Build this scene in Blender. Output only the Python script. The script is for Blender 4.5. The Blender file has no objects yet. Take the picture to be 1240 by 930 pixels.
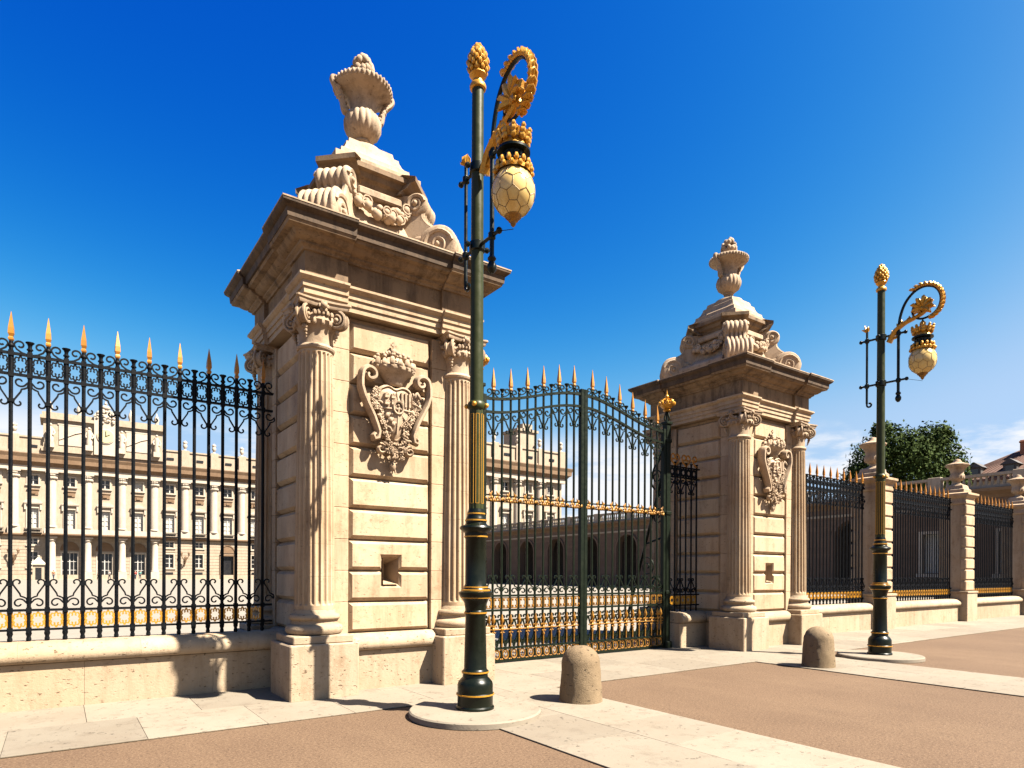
import bpy, bmesh, math, random
from mathutils import Vector, Matrix
R = math.radians
PI = math.pi
sc = bpy.context.scene
col = sc.collection
random.seed(7)

# ------------------------------------------------------------------ camera, sky, sun, exposure
YAW = 35.3
cam_d = bpy.data.cameras.new('camera')
cam = bpy.data.objects.new('camera', cam_d); col.objects.link(cam)
cam_d.sensor_width = 36.0
cam_d.lens = 776.0 / 1240.0 * 36.0
cam_d.shift_y = 229.0 / 1240.0
cam_d.clip_start = 0.05
cam_d.clip_end = 6000
cam.matrix_world = (Matrix.Translation((0, 0, 1.6)) @ Matrix.Rotation(R(-YAW), 4, 'Z')
                    @ Matrix.Rotation(R(90), 4, 'X') @ Matrix.Rotation(0.0045, 4, 'Z'))
sc.camera = cam

SUN_EL = 52.0
TRAV = Vector((-0.545, 0.838, 0)).normalized()          # way the light travels over the ground
to_sun = Vector((-TRAV.x * math.cos(R(SUN_EL)), -TRAV.y * math.cos(R(SUN_EL)), math.sin(R(SUN_EL))))
sun_d = bpy.data.lights.new('sun', 'SUN')
sun_d.energy = 5.0
sun_d.angle = R(0.5)
sun_d.color = (1.0, 0.93, 0.80)
sun = bpy.data.objects.new('sun', sun_d); col.objects.link(sun)
sun.rotation_euler = to_sun.to_track_quat('Z', 'Y').to_euler()
sun.location = (20, -20, 40)

world = bpy.data.worlds.new('World'); sc.world = world
world.use_nodes = True
wn = world.node_tree.nodes; wl = world.node_tree.links
for n in list(wn): wn.remove(n)
def N(t, **kw):
    n = wn.new(t)
    for k, v in kw.items(): setattr(n, k, v)
    return n
sky = N('ShaderNodeTexSky', sky_type='NISHITA')
sky.sun_disc = False
sky.sun_elevation = R(SUN_EL)
sky.sun_rotation = math.atan2(to_sun.x, to_sun.y)
sky.altitude = 600
sky.air_density = 1.0
sky.dust_density = 2.5
sky.ozone_density = 3.0
sepc = N('ShaderNodeSeparateColor'); wl.new(sky.outputs[0], sepc.inputs[0])
comb = N('ShaderNodeCombineColor')
EXPO = 2.40; SKY_STR = 0.08
for ch, (top, gam, k) in enumerate(((1.85, 7.0, 0.0062), (2.90, 2.44, 0.0499), (5.3, 0.70, 0.3114))):   # deep polarised blue, paler towards sun and horizon
    m1 = N('ShaderNodeMath', operation='SMOOTH_MIN'); m1.inputs[2].default_value = top * 0.3; wl.new(sepc.outputs[ch], m1.inputs[0]); m1.inputs[1].default_value = top
    m2 = N('ShaderNodeMath', operation='POWER'); wl.new(m1.outputs[0], m2.inputs[0]); m2.inputs[1].default_value = gam
    m3 = N('ShaderNodeMath', operation='MULTIPLY'); wl.new(m2.outputs[0], m3.inputs[0]); m3.inputs[1].default_value = k / (SKY_STR * 2 ** EXPO)
    wl.new(m3.outputs[0], comb.inputs[ch])
tc = N('ShaderNodeTexCoord')
mp = N('ShaderNodeMapping'); mp.inputs['Scale'].default_value = (2.2, 2.2, 9.0); mp.inputs['Location'].default_value = (6.86, 0.02, 1.34)
wl.new(tc.outputs['Generated'], mp.inputs[0])
nz = N('ShaderNodeTexNoise'); nz.inputs['Scale'].default_value = 1.7; nz.inputs['Detail'].default_value = 7; nz.inputs['Roughness'].default_value = 0.6
wl.new(mp.outputs[0], nz.inputs['Vector'])
cr = N('ShaderNodeMapRange'); cr.interpolation_type = 'SMOOTHSTEP'
cr.inputs['From Min'].default_value = 0.425; cr.inputs['From Max'].default_value = 0.56
wl.new(nz.outputs[0], cr.inputs['Value'])
sx = N('ShaderNodeSeparateXYZ'); wl.new(tc.outputs['Generated'], sx.inputs[0])
band = N('ShaderNodeMapRange'); band.interpolation_type = 'SMOOTHSTEP'      # clouds thin out upwards
band.inputs['From Min'].default_value = 0.225; band.inputs['From Max'].default_value = 0.165
wl.new(sx.outputs['Z'], band.inputs['Value'])
mu = N('ShaderNodeMath', operation='MULTIPLY'); wl.new(cr.outputs[0], mu.inputs[0]); wl.new(band.outputs[0], mu.inputs[1])
mx = N('ShaderNodeMix', data_type='RGBA'); wl.new(mu.outputs[0], mx.inputs[0]); wl.new(comb.outputs[0], mx.inputs[6])
mx.inputs[7].default_value = (2.3, 2.34, 2.43, 1)
bg = N('ShaderNodeBackground'); bg.inputs['Strength'].default_value = SKY_STR
wl.new(mx.outputs[2], bg.inputs['Color'])
wo = N('ShaderNodeOutputWorld'); wl.new(bg.outputs[0], wo.inputs[0])

sc.view_settings.view_transform = 'Standard'
sc.view_settings.look = 'None'
sc.view_settings.exposure = EXPO
sc.view_settings.gamma = 1.0
sc.render.engine = 'CYCLES'

# ------------------------------------------------------------------ materials
def material(name):
    m = bpy.data.materials.new(name); m.use_nodes = True
    nt = m.node_tree
    b = nt.nodes['Principled BSDF']
    return m, nt, b
def mixc(nt, fac, a, b):
    n = nt.nodes.new('ShaderNodeMix'); n.data_type = 'RGBA'
    if isinstance(fac, (int, float)): n.inputs[0].default_value = fac
    else: nt.links.new(fac, n.inputs[0])
    for i, c in ((6, a), (7, b)):
        if isinstance(c, tuple): n.inputs[i].default_value = (*c, 1)
        else: nt.links.new(c, n.inputs[i])
    return n.outputs[2]
def noise(nt, vec, scale, detail=5, rough=0.6, stretch=None):
    if stretch:
        mpn = nt.nodes.new('ShaderNodeMapping'); mpn.inputs['Scale'].default_value = stretch
        nt.links.new(vec, mpn.inputs[0]); vec = mpn.outputs[0]
    n = nt.nodes.new('ShaderNodeTexNoise'); n.inputs['Scale'].default_value = scale
    n.inputs['Detail'].default_value = detail; n.inputs['Roughness'].default_value = rough
    nt.links.new(vec, n.inputs['Vector'])
    return n.outputs[0]
def rng(nt, v, a, b, lo=0.0, hi=1.0):
    n = nt.nodes.new('ShaderNodeMapRange'); n.inputs['From Min'].default_value = a; n.inputs['From Max'].default_value = b
    n.inputs['To Min'].default_value = lo; n.inputs['To Max'].default_value = hi
    nt.links.new(v, n.inputs['Value']); return n.outputs[0]
def mth(nt, op, a, b):
    n = nt.nodes.new('ShaderNodeMath'); n.operation = op
    for i, c in ((0, a), (1, b)):
        if isinstance(c, (int, float)): n.inputs[i].default_value = c
        else: nt.links.new(c, n.inputs[i])
    return n.outputs[0]

def stone(name, base, warm, dirt, pits=0.5, streak=0.35, stain=0.35, bump=0.25, vary=0.11, rough=0.85, fine=26.0, K=0.385):
    base, warm, dirt = [tuple(x * K for x in c) for c in (base, warm)] + [tuple(x * K * 0.8 for x in dirt)]
    m, nt, b = material(name)
    geo = nt.nodes.new('ShaderNodeNewGeometry'); P = geo.outputs['Position']
    oi = nt.nodes.new('ShaderNodeObjectInfo')
    big = noise(nt, P, 1.1, 5, 0.62)
    c = mixc(nt, rng(nt, big, 0.35, 0.68), base, warm)
    st = rng(nt, noise(nt, P, 2.1, 7, 0.7, (2.6, 2.6, 0.40)), 0.47, 0.66)
    c = mixc(nt, mth(nt, 'MULTIPLY', st, streak), c, dirt)
    blot = rng(nt, noise(nt, P, 3.4, 10, 0.78), 0.52, 0.64)
    c = mixc(nt, mth(nt, 'MULTIPLY', blot, stain), c, dirt)
    c = mixc(nt, rng(nt, mth(nt, 'FRACT', mth(nt, 'MULTIPLY', oi.outputs['Random'], 7.31), 0.0), 0.45, 1.0, 0.0, vary * 3.2), c, warm)
    fn = noise(nt, P, fine, 6, 0.7)
    c = mixc(nt, rng(nt, fn, 0.3, 0.75, 0.0, 0.32), c, warm)
    pt = rng(nt, noise(nt, P, 15.0, 3, 0.6, (1, 1, 2.3)), 0.635, 0.69)
    c = mixc(nt, mth(nt, 'MULTIPLY', pt, pits), c, tuple(x * 0.45 for x in dirt))
    bc = nt.nodes.new('ShaderNodeHueSaturation')
    nt.links.new(c, bc.inputs['Color'])
    nt.links.new(rng(nt, oi.outputs['Random'], 0, 1, 1 - vary, 1 + vary * 0.6), bc.inputs['Value'])
    nt.links.new(bc.outputs[0], b.inputs['Base Color'])
    b.inputs['Roughness'].default_value = rough
    b.inputs['Specular IOR Level'].default_value = 0.25
    h = mth(nt, 'SUBTRACT', mth(nt, 'ADD', mth(nt, 'MULTIPLY', fn, 0.5), mth(nt, 'MULTIPLY', blot, 0.15)), mth(nt, 'MULTIPLY', pt, 0.9))
    bp = nt.nodes.new('ShaderNodeBump'); bp.inputs['Strength'].default_value = bump; bp.inputs['Distance'].default_value = 0.02
    nt.links.new(h, bp.inputs['Height']); nt.links.new(bp.outputs[0], b.inputs['Normal'])
    return m
def paint(name, base, alt, metal=0.0, rough=0.4, scale=14.0, amt=0.6, bump=0.1, vary=0.0, spec=0.5):
    base, alt = [tuple(x * 0.48 for x in c) for c in (base, alt)]
    m, nt, b = material(name)
    geo = nt.nodes.new('ShaderNodeNewGeometry'); P = geo.outputs['Position']
    n = noise(nt, P, scale, 5, 0.65)
    c = mixc(nt, rng(nt, n, 0.4, 0.7, 0, amt), base, alt)
    if vary:
        oi = nt.nodes.new('ShaderNodeObjectInfo'); h = nt.nodes.new('ShaderNodeHueSaturation')
        nt.links.new(c, h.inputs['Color']); nt.links.new(rng(nt, oi.outputs['Random'], 0, 1, 1 - vary, 1 + vary), h.inputs['Value'])
        c = h.outputs[0]
    nt.links.new(c, b.inputs['Base Color'])
    b.inputs['Metallic'].default_value = metal
    b.inputs['Specular IOR Level'].default_value = spec
    nt.links.new(rng(nt, n, 0.3, 0.7, rough * 0.8, min(1, rough * 1.3)), b.inputs['Roughness'])
    if bump:
        bp = nt.nodes.new('ShaderNodeBump'); bp.inputs['Strength'].default_value = bump; bp.inputs['Distance'].default_value = 0.01
        nt.links.new(noise(nt, P, scale * 4, 4, 0.6), bp.inputs['Height']); nt.links.new(bp.outputs[0], b.inputs['Normal'])
    return m
M = {}
M['stone'] = stone('limestone', (0.83, 0.63, 0.425), (0.75, 0.515, 0.31), (0.36, 0.17, 0.07), pits=0.5, streak=0.42, stain=0.40)
M['drum'] = stone('column limestone', (0.82, 0.625, 0.42), (0.73, 0.50, 0.295), (0.35, 0.165, 0.065), pits=0.35, streak=0.5, stain=0.42, vary=0.06)
M['carved'] = stone('carved limestone', (0.81, 0.61, 0.43), (0.64, 0.445, 0.28), (0.22, 0.125, 0.065), pits=0.45, streak=0.5, stain=0.62, vary=0.08, fine=40)
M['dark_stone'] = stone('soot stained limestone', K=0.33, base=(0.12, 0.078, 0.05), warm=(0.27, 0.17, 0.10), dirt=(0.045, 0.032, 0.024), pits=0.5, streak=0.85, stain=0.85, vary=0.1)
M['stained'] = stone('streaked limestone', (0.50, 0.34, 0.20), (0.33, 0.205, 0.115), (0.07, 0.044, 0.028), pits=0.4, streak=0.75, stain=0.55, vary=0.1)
M['plinth'] = stone('pitted travertine', (0.71, 0.55, 0.385), (0.64, 0.46, 0.29), (0.38, 0.20, 0.085), pits=0.8, streak=0.35, stain=0.40, bump=0.5)
M['paving'] = stone('paving stone', (0.56, 0.475, 0.365), (0.50, 0.405, 0.30), (0.30, 0.215, 0.15), pits=0.6, streak=0.0, stain=0.45, vary=0.16, bump=0.25, K=0.288)
M['plaza'] = stone('plaza paving', (0.60, 0.53, 0.44), (0.54, 0.46, 0.37), (0.40, 0.33, 0.26), pits=0.1, streak=0.0, stain=0.25, vary=0.0, K=0.275)
M['palace'] = stone('palace limestone', (0.68, 0.555, 0.425), (0.61, 0.475, 0.34), (0.38, 0.24, 0.14), pits=0.0, streak=0.35, stain=0.3, vary=0.04)
M['palace_pale'] = stone('palace white stone', (0.82, 0.70, 0.57), (0.74, 0.61, 0.48), (0.46, 0.32, 0.21), pits=0.0, streak=0.25, stain=0.25, vary=0.04)
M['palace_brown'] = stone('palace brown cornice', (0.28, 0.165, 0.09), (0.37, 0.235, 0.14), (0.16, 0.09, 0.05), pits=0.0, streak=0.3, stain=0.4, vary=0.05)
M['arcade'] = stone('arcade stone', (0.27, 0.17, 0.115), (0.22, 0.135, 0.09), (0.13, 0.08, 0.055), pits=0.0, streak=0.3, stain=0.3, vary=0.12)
M['granite'] = stone('rough granite', (0.47, 0.335, 0.20), (0.33, 0.225, 0.125), (0.14, 0.09, 0.05), pits=0.6, streak=0.0, stain=0.35, bump=0.9, fine=70)

def asphalt():
    m, nt, b = material('brown asphalt')
    geo = nt.nodes.new('ShaderNodeNewGeometry'); P = geo.outputs['Position']
    c = mixc(nt, rng(nt, noise(nt, P, 0.7, 5, 0.6), 0.35, 0.7), (0.084, 0.051, 0.030), (0.069, 0.041, 0.024))
    st = rng(nt, noise(nt, P, 1.6, 8, 0.75), 0.56, 0.72, 0, 0.45)
    c = mixc(nt, st, c, (0.050, 0.030, 0.018))
    dust = rng(nt, noise(nt, P, 0.45, 6, 0.7, (1.0, 0.35, 1.0)), 0.50, 0.72, 0, 0.45)
    c = mixc(nt, dust, c, (0.135, 0.088, 0.052))
    oil = rng(nt, noise(nt, P, 5.0, 4, 0.6), 0.68, 0.74, 0, 0.55)
    c = mixc(nt, oil, c, (0.030, 0.019, 0.013))
    sp = noise(nt, P, 46, 4, 0.75)
    c = mixc(nt, rng(nt, sp, 0.50, 0.62, 0, 0.7), c, (0.140, 0.092, 0.056))
    sp2 = noise(nt, P, 33, 4, 0.75)
    c = mixc(nt, rng(nt, sp2, 0.54, 0.64, 0, 0.75), c, (0.032, 0.019, 0.011))
    nt.links.new(c, b.inputs['Base Color']); b.inputs['Roughness'].default_value = 0.9
    b.inputs['Specular IOR Level'].default_value = 0.2
    bp = nt.nodes.new('ShaderNodeBump'); bp.inputs['Strength'].default_value = 0.5; bp.inputs['Distance'].default_value = 0.01
    nt.links.new(sp, bp.inputs['Height']); nt.links.new(bp.outputs[0], b.inputs['Normal'])
    return m
M['asphalt'] = asphalt()
M['iron'] = paint('blue black iron paint', (0.003, 0.004, 0.006), (0.007, 0.008, 0.010), 0.0, 0.5, 20, bump=0.15, spec=0.10)
M['green'] = paint('dark green gate paint', (0.007, 0.012, 0.006), (0.014, 0.020, 0.008), 0.0, 0.42, 16, bump=0.12, spec=0.14)
M['lamp_green'] = paint('lamp post green enamel', (0.040, 0.047, 0.014), (0.058, 0.062, 0.019), 0.0, 0.38, 9, bump=0.05, spec=0.16)
M['lamp_black'] = paint('lamp base green black enamel', (0.005, 0.008, 0.004), (0.011, 0.014, 0.006), 0.0, 0.30, 10, bump=0.05, spec=0.2)
M['gold'] = paint('gilding', (0.92, 0.45, 0.04), (0.60, 0.24, 0.02), 0.45, 0.34, 30, 0.7, bump=0.25, vary=0.08)
M['gold_dim'] = paint('dim gilding', (0.52, 0.23, 0.018), (0.14, 0.06, 0.010), 0.4, 0.42, 22, 1.0, bump=0.25, vary=0.15)  # dimmer gold: partial shade on the gate is put into its colour
M['gold_spike'] = paint('orange gilding', (0.62, 0.245, 0.016), (0.44, 0.15, 0.008), 0.25, 0.42, 24, 0.7, bump=0.1, vary=0.10)
M['globe'] = paint('cream lamp glass', (0.98, 0.70, 0.26), (0.84, 0.52, 0.15), 0.0, 0.16, 7, 0.8, bump=0.0)
M['lead'] = paint('lead came', (0.36, 0.22, 0.07), (0.24, 0.14, 0.045), 0.4, 0.5)
M['glass_dark'] = paint('dark window glass', (0.018, 0.018, 0.022), (0.04, 0.035, 0.03), 0.0, 0.12, 2)
M['blind'] = paint('pale window blind', (0.62, 0.58, 0.52), (0.52, 0.46, 0.40), 0.0, 0.5, 3)
M['white_wood'] = paint('white window wood', (0.62, 0.59, 0.54), (0.52, 0.48, 0.42), 0.0, 0.5, 3)
M['passage_shade'] = paint('painted passage shade', (0.06, 0.045, 0.035), (0.04, 0.03, 0.025), 0.0, 0.9, 3)  # near-black surface colour paints the deep shade inside the arcade
M['clock'] = paint('cream clock face', (0.70, 0.62, 0.33), (0.62, 0.52, 0.26), 0.0, 0.4, 3)
M['roof'] = paint('red brown roof tile', (0.17, 0.07, 0.04), (0.09, 0.045, 0.028), 0.0, 0.8, 1.5)
M['slate'] = paint('dark slate', (0.05, 0.04, 0.04), (0.08, 0.06, 0.05), 0.0, 0.6, 2)
M['brick'] = paint('orange brick', (0.50, 0.17, 0.07), (0.36, 0.12, 0.05), 0.0, 0.85, 4)
M['bark'] = paint('bark', (0.06, 0.042, 0.028), (0.035, 0.025, 0.018), 0.0, 0.9, 6, bump=0.5)
M['skin'] = paint('skin', (0.45, 0.27, 0.18), (0.40, 0.22, 0.15), 0, 0.6, 3)
M['hair'] = paint('dark hair', (0.03, 0.02, 0.015), (0.05, 0.03, 0.02), 0, 0.6, 3)
M['denim'] = paint('dark trousers', (0.03, 0.035, 0.06), (0.02, 0.02, 0.03), 0, 0.8, 3)
for nm, c in (('red', (0.45, 0.04, 0.03)), ('teal', (0.05, 0.32, 0.28)), ('white', (0.7, 0.68, 0.65)), ('navy', (0.04, 0.05, 0.10)), ('rust', (0.40, 0.14, 0.05))):
    M['cloth_' + nm] = paint(nm + ' cloth', c, tuple(x * 0.75 for x in c), 0, 0.85, 5)
def leafmat():
    m, nt, b = material('tree leaves')
    geo = nt.nodes.new('ShaderNodeNewGeometry'); P = geo.outputs['Position']
    c = mixc(nt, rng(nt, noise(nt, P, 0.9, 4, 0.6), 0.35, 0.68), (0.013, 0.025, 0.005), (0.030, 0.045, 0.008))
    c = mixc(nt, rng(nt, noise(nt, P, 7.0, 3, 0.6), 0.5, 0.75, 0, 0.6), c, (0.052, 0.062, 0.013))
    nt.links.new(c, b.inputs['Base Color']); b.inputs['Roughness'].default_value = 0.8
    b.inputs['Specular IOR Level'].default_value = 0.06
    return m
M['leaf'] = leafmat()

# ------------------------------------------------------------------ geometry helpers
class MB:
    def __init__(s): s.v = []; s.f = []
    def add(s, vs, fs, T=None):
        o = len(s.v)
        s.v += [tuple(T @ Vector(p)) for p in vs] if T is not None else [tuple(p) for p in vs]
        s.f += [tuple(i + o for i in f) for f in fs]
        return s
    def box(s, x0, x1, y0, y1, z0, z1, T=None):
        return s.add([(x0, y0, z0), (x1, y0, z0), (x1, y1, z0), (x0, y1, z0), (x0, y0, z1), (x1, y0, z1), (x1, y1, z1), (x0, y1, z1)],
                     [(0, 3, 2, 1), (4, 5, 6, 7), (0, 1, 5, 4), (1, 2, 6, 5), (2, 3, 7, 6), (3, 0, 4, 7)], T)
    def cbox(s, x0, x1, y0, y1, z0, z1, c=0.01, T=None):
        X = (x0, x1); Y = (y0, y1); Z = (z0, z1); vs = []; idx = {}
        for i in (0, 1):
            for j in (0, 1):
                for k in (0, 1):
                    ix, jy, kz = X[i] + (c, -c)[i], Y[j] + (c, -c)[j], Z[k] + (c, -c)[k]
                    idx[i, j, k, 'x'] = len(vs); vs.append((X[i], jy, kz))
                    idx[i, j, k, 'y'] = len(vs); vs.append((ix, Y[j], kz))
                    idx[i, j, k, 'z'] = len(vs); vs.append((ix, jy, Z[k]))
        fs = []
        cyc = ((0, 0), (1, 0), (1, 1), (0, 1))
        for i in (0, 1):
            fs.append([idx[i, a, b, 'x'] for a, b in cyc]); fs.append([idx[a, i, b, 'y'] for a, b in cyc]); fs.append([idx[a, b, i, 'z'] for a, b in cyc])
        for a, b in cyc:
            fs.append([idx[a, b, 0, 'x'], idx[a, b, 1, 'x'], idx[a, b, 1, 'y'], idx[a, b, 0, 'y']])
            fs.append([idx[a, 0, b, 'x'], idx[a, 1, b, 'x'], idx[a, 1, b, 'z'], idx[a, 0, b, 'z']])
            fs.append([idx[0, a, b, 'y'], idx[1, a, b, 'y'], idx[1, a, b, 'z'], idx[0, a, b, 'z']])
        for i in (0, 1):
            for j in (0, 1):
                for k in (0, 1): fs.append([idx[i, j, k, q] for q in 'xyz'])
        return s.add(vs, fs, T)
    def loft(s, rings, cap0=True, cap1=True, closed=True, T=None):
        n = len(rings[0]); vs = [p for r in rings for p in r]; fs = []
        for a in range(len(rings) - 1):
            for i in range(n if closed else n - 1):
                j = (i + 1) % n
                fs.append((a * n + i, a * n + j, (a + 1) * n + j, (a + 1) * n + i))
        if cap0: fs.append(tuple(range(n))[::-1])
        if cap1: fs.append(tuple((len(rings) - 1) * n + i for i in range(n)))
        return s.add(vs, fs, T)
    def lathe(s, prof, n=24, T=None, mod=None, a0=0.0):
        rings = []
        for q, (r, z) in enumerate(prof):
            ring = []
            for i in range(n):
                a = a0 + 2 * PI * i / n
                rr = r * (mod(a, z, q) if mod else 1.0)
                ring.append((rr * math.cos(a), rr * math.sin(a), z))
            rings.append(ring)
        return s.loft(rings, T=T)
    def tube(s, pts, r, n=5, T=None, flat=1.0, up=(0, 1, 0), caps=True):
        """tube along pts; r number or list; flat squeezes it along `up`"""
        pts = [Vector(p) for p in pts]; rings = []; up = Vector(up)
        for i, p in enumerate(pts):
            t = (pts[min(i + 1, len(pts) - 1)] - pts[max(i - 1, 0)])
            if t.length < 1e-9: t = Vector((0, 0, 1))
            t.normalize()
            u = up - t * up.dot(t)
            if u.length < 1e-4: u = t.orthogonal()
            u.normalize(); w = t.cross(u)
            rr = r[i] if isinstance(r, (list, tuple)) else r
            rings.append([tuple(p + w * (rr * math.cos(2 * PI * (k + .5) / n)) + u * (rr * flat * math.sin(2 * PI * (k + .5) / n))) for k in range(n)])
        return s.loft(rings, caps, caps, T=T)
    def ball(s, c, r, n=8, m=5, T=None):
        if isinstance(r, (int, float)): r = (r, r, r)
        rings = []
        for j in range(1, m):
            t = PI * j / m
            rings.append([(c[0] + r[0] * math.sin(t) * math.cos(2 * PI * i / n), c[1] + r[1] * math.sin(t) * math.sin(2 * PI * i / n), c[2] - r[2] * math.cos(t)) for i in range(n)])
        o = (m - 1) * n
        vs = [p for q in rings for p in q] + [(c[0], c[1], c[2] - r[2]), (c[0], c[1], c[2] + r[2])]
        fs = []
        for a in range(m - 2):
            for i in range(n):
                j = (i + 1) % n; fs.append((a * n + i, a * n + j, (a + 1) * n + j, (a + 1) * n + i))
        for i in range(n):
            j = (i + 1) % n; fs.append((o, j, i)); fs.append((o + 1, (m - 2) * n + i, (m - 2) * n + j))
        return s.add(vs, fs, T)
    def prism(s, poly, y0, y1, T=None, bevel=0.0, bd=None):
        """poly in (x,z), extruded y0 (back) to y1 (front); front edge bevelled"""
        rings = [[(x, y0, z) for x, z in poly]]
        if bevel:
            d = (bd if bd is not None else bevel) * (1 if y1 > y0 else -1)
            rings.append([(x, y1 - d, z) for x, z in poly])
            rings.append([(x, y1, z) for x, z in inset(poly, bevel)])
        else: rings.append([(x, y1, z) for x, z in poly])
        return s.loft(rings, T=T)
    def extr_x(s, prof, x0, x1, T=None):
        """prof in (y,z) extruded along x"""
        return s.loft([[(x0, y, z) for y, z in prof], [(x1, y, z) for y, z in prof]], T=T)
    def mesh(s, name, mat, smooth=35, jitter=0.0, jscale=8.0):
        me = bpy.data.meshes.new(name)
        me.from_pydata(s.v, [], s.f)
        bm = bmesh.new(); bm.from_mesh(me)
        bmesh.ops.recalc_face_normals(bm, faces=bm.faces)
        if jitter:
            from mathutils import noise as nn
            for v in bm.verts:
                v.co += Vector(nn.noise_vector(v.co * jscale)) * jitter
        bm.to_mesh(me); bm.free()
        if smooth:
            me.polygons.foreach_set('use_smooth', [True] * len(me.polygons))
            me.set_sharp_from_angle(angle=R(smooth))
        me.materials.append(mat if not isinstance(mat, str) else M[mat])
        return me
def inset(poly, b):
    n = len(poly); area = sum(poly[i][0] * poly[(i + 1) % n][1] - poly[(i + 1) % n][0] * poly[i][1] for i in range(n))
    sg = 1 if area > 0 else -1; out = []
    for i in range(n):
        p0, p1, p2 = Vector(poly[i - 1]), Vector(poly[i]), Vector(poly[(i + 1) % n])
        d1 = (p1 - p0).normalized(); d2 = (p2 - p1).normalized()
        n1 = Vector((-d1.y, d1.x)) * sg; n2 = Vector((-d2.y, d2.x)) * sg
        k = (n1 + n2); k = k / max(0.2, k.dot(n1)) if k.length > 1e-6 else n1
        q = p1 + k * b; out.append((q.x, q.y))
    return out
def put(name, me, parent=None, loc=(0, 0, 0), rz=0.0, scale=None, rot=None):
    o = bpy.data.objects.new(name, me); col.objects.link(o)
    o.location = loc
    o.rotation_euler = rot if rot else (0, 0, rz)
    if scale: o.scale = scale
    if parent: o.parent = parent
    return o
def thing(name, label, cat, loc=(0, 0, 0), rz=0.0, group=None):
    o = put(name, None, None, loc, rz); return tag(o, label, cat, group)
def tag(o, label, cat, group=None):
    o['label'] = label; o['category'] = cat
    if group: o['group'] = group
    return o
def struct(o): o['kind'] = 'structure'; return o
def stuff(o): o['kind'] = 'stuff'; return o
def copy_tree(o, parent=None):
    c = o.copy(); col.objects.link(c); c.parent = parent
    for ch in KIDS.get(o.name, []) if False else list(o.children): copy_tree(ch, c)
    return c
def spiral(cx, cz, r0, r1, a0, a1, n=14):
    return [(cx + (r0 + (r1 - r0) * t) * math.cos(a0 + (a1 - a0) * t), 0, cz + (r0 + (r1 - r0) * t) * math.sin(a0 + (a1 - a0) * t)) for t in [i / (n - 1) for i in range(n)]]
def smoothpath(pts, k=6):
    """Catmull-Rom through pts"""
    P = [Vector(p) for p in pts]; P = [P[0] * 2 - P[1]] + P + [P[-1] * 2 - P[-2]]; out = []
    for i in range(1, len(P) - 2):
        for j in range(k):
            t = j / k; a, b, c, d = P[i - 1:i + 3]
            out.append(0.5 * ((2 * b) + (c - a) * t + (2 * a - 5 * b + 4 * c - d) * t * t + (3 * b - a - 3 * c + d) * t ** 3))
    out.append(P[-2]); return out
def mirx(pts): return [(-p[0], p[1], p[2]) for p in pts]
def rz4(k): return Matrix.Rotation(PI / 2 * k, 4, 'Z')

# ------------------------------------------------------------------ ground
WALL_Y = 9.12
mb = MB(); mb.add([(-3000, -1500, 0), (3000, -1500, 0), (3000, 4000, 0), (-3000, 4000, 0)], [(0, 1, 2, 3)])
struct(put('road', mb.mesh('road', 'asphalt', 0)))
mb = MB(); mb.add([(-200, 9.4, 0.006), (300, 9.4, 0.006), (300, 400, 0.006), (-200, 400, 0.006)], [(0, 1, 2, 3)])
struct(put('plaza', mb.mesh('plaza', 'plaza', 0)))
mb = MB(); mb.add([(-14, 6.95, 0.004), (60, 6.95, 0.004), (60, 9.4, 0.004), (-14, 9.4, 0.004)], [(0, 1, 2, 3)])
pave = struct(put('pavement', mb.mesh('pavement_bed', 'granite', 0)))
slab_cache = {}
def slab(parent, x0, x1, y0, y1, top):
    g = 0.002
    w, h = round(x1 - x0, 3), round(y1 - y0, 3)
    if (w, h) not in slab_cache:
        b = MB(); b.cbox(-w / 2 + g, w / 2 - g, -h / 2 + g, h / 2 - g, 0, 0.011, 0.002)
        slab_cache[w, h] = b.mesh('paving_slab', 'paving', 0)
    put('paving_slab', slab_cache[w, h], parent, ((x0 + x1) / 2, (y0 + y1) / 2, top - 0.011 + random.uniform(-0.0015, 0.0015)))
for r, (ya, yb) in enumerate(((6.95, 8.05), (8.05, 9.40))):
    x = -10.0 - r * 0.45
    while x < 40:
        w = random.choice((1.1, 1.1, 1.25, 0.95)); slab(pave, x, x + w, ya, yb, 0.016); x += w
for nm, xa, xb in (('paving_strip', 3.68, 5.66), ('paving_strip', 10.35, 12.2)):
    mb = MB(); mb.add([(xa, -6, 0.004), (xb, -6, 0.004), (xb, 6.95, 0.004), (xa, 6.95, 0.004)], [(0, 1, 2, 3)])
    o = struct(put(nm, mb.mesh(nm, 'granite', 0)))
    for c in range(2):
        y = -5.5 - 0.4 * c; w = (xb - xa) / 2
        while y < 6.94:
            h = min(random.choice((1.05, 1.2, 0.9)), 6.95 - y)
            if 6.95 - (y + h) < 0.3: h = 6.95 - y
            slab(o, xa + c * w, xa + (c + 1) * w, y, y + h, 0.016); y += h

# ------------------------------------------------------------------ gate piers
ROWZ = [0.78 + 0.4222 * i for i in range(11)]      # course lines 0.78 .. 5.00
PIER1 = (3.80, 9.40); PIER2 = (12.92, 9.43)

def plan(h, e, cw):
    pts = []
    base = [(-h, -h), (-(h - cw), -h), (-(h - cw), -h + e), (h - cw, -h + e), (h - cw, -h)]
    for k in range(4):
        c, s_ = math.cos(k * PI / 2), math.sin(k * PI / 2)
        pts += [(x * c - y * s_, x * s_ + y * c) for x, y in base]
    return pts
def moulding(mb, prof, e=0.06, cw=0.62, h0=None):
    rings = []
    for h, z in prof:
        c = cw + (h - (h0 or prof[0][0]))
        rings.append([(x, y, z) for x, y in plan(h, e, c)])
    mb.loft(rings)

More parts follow.
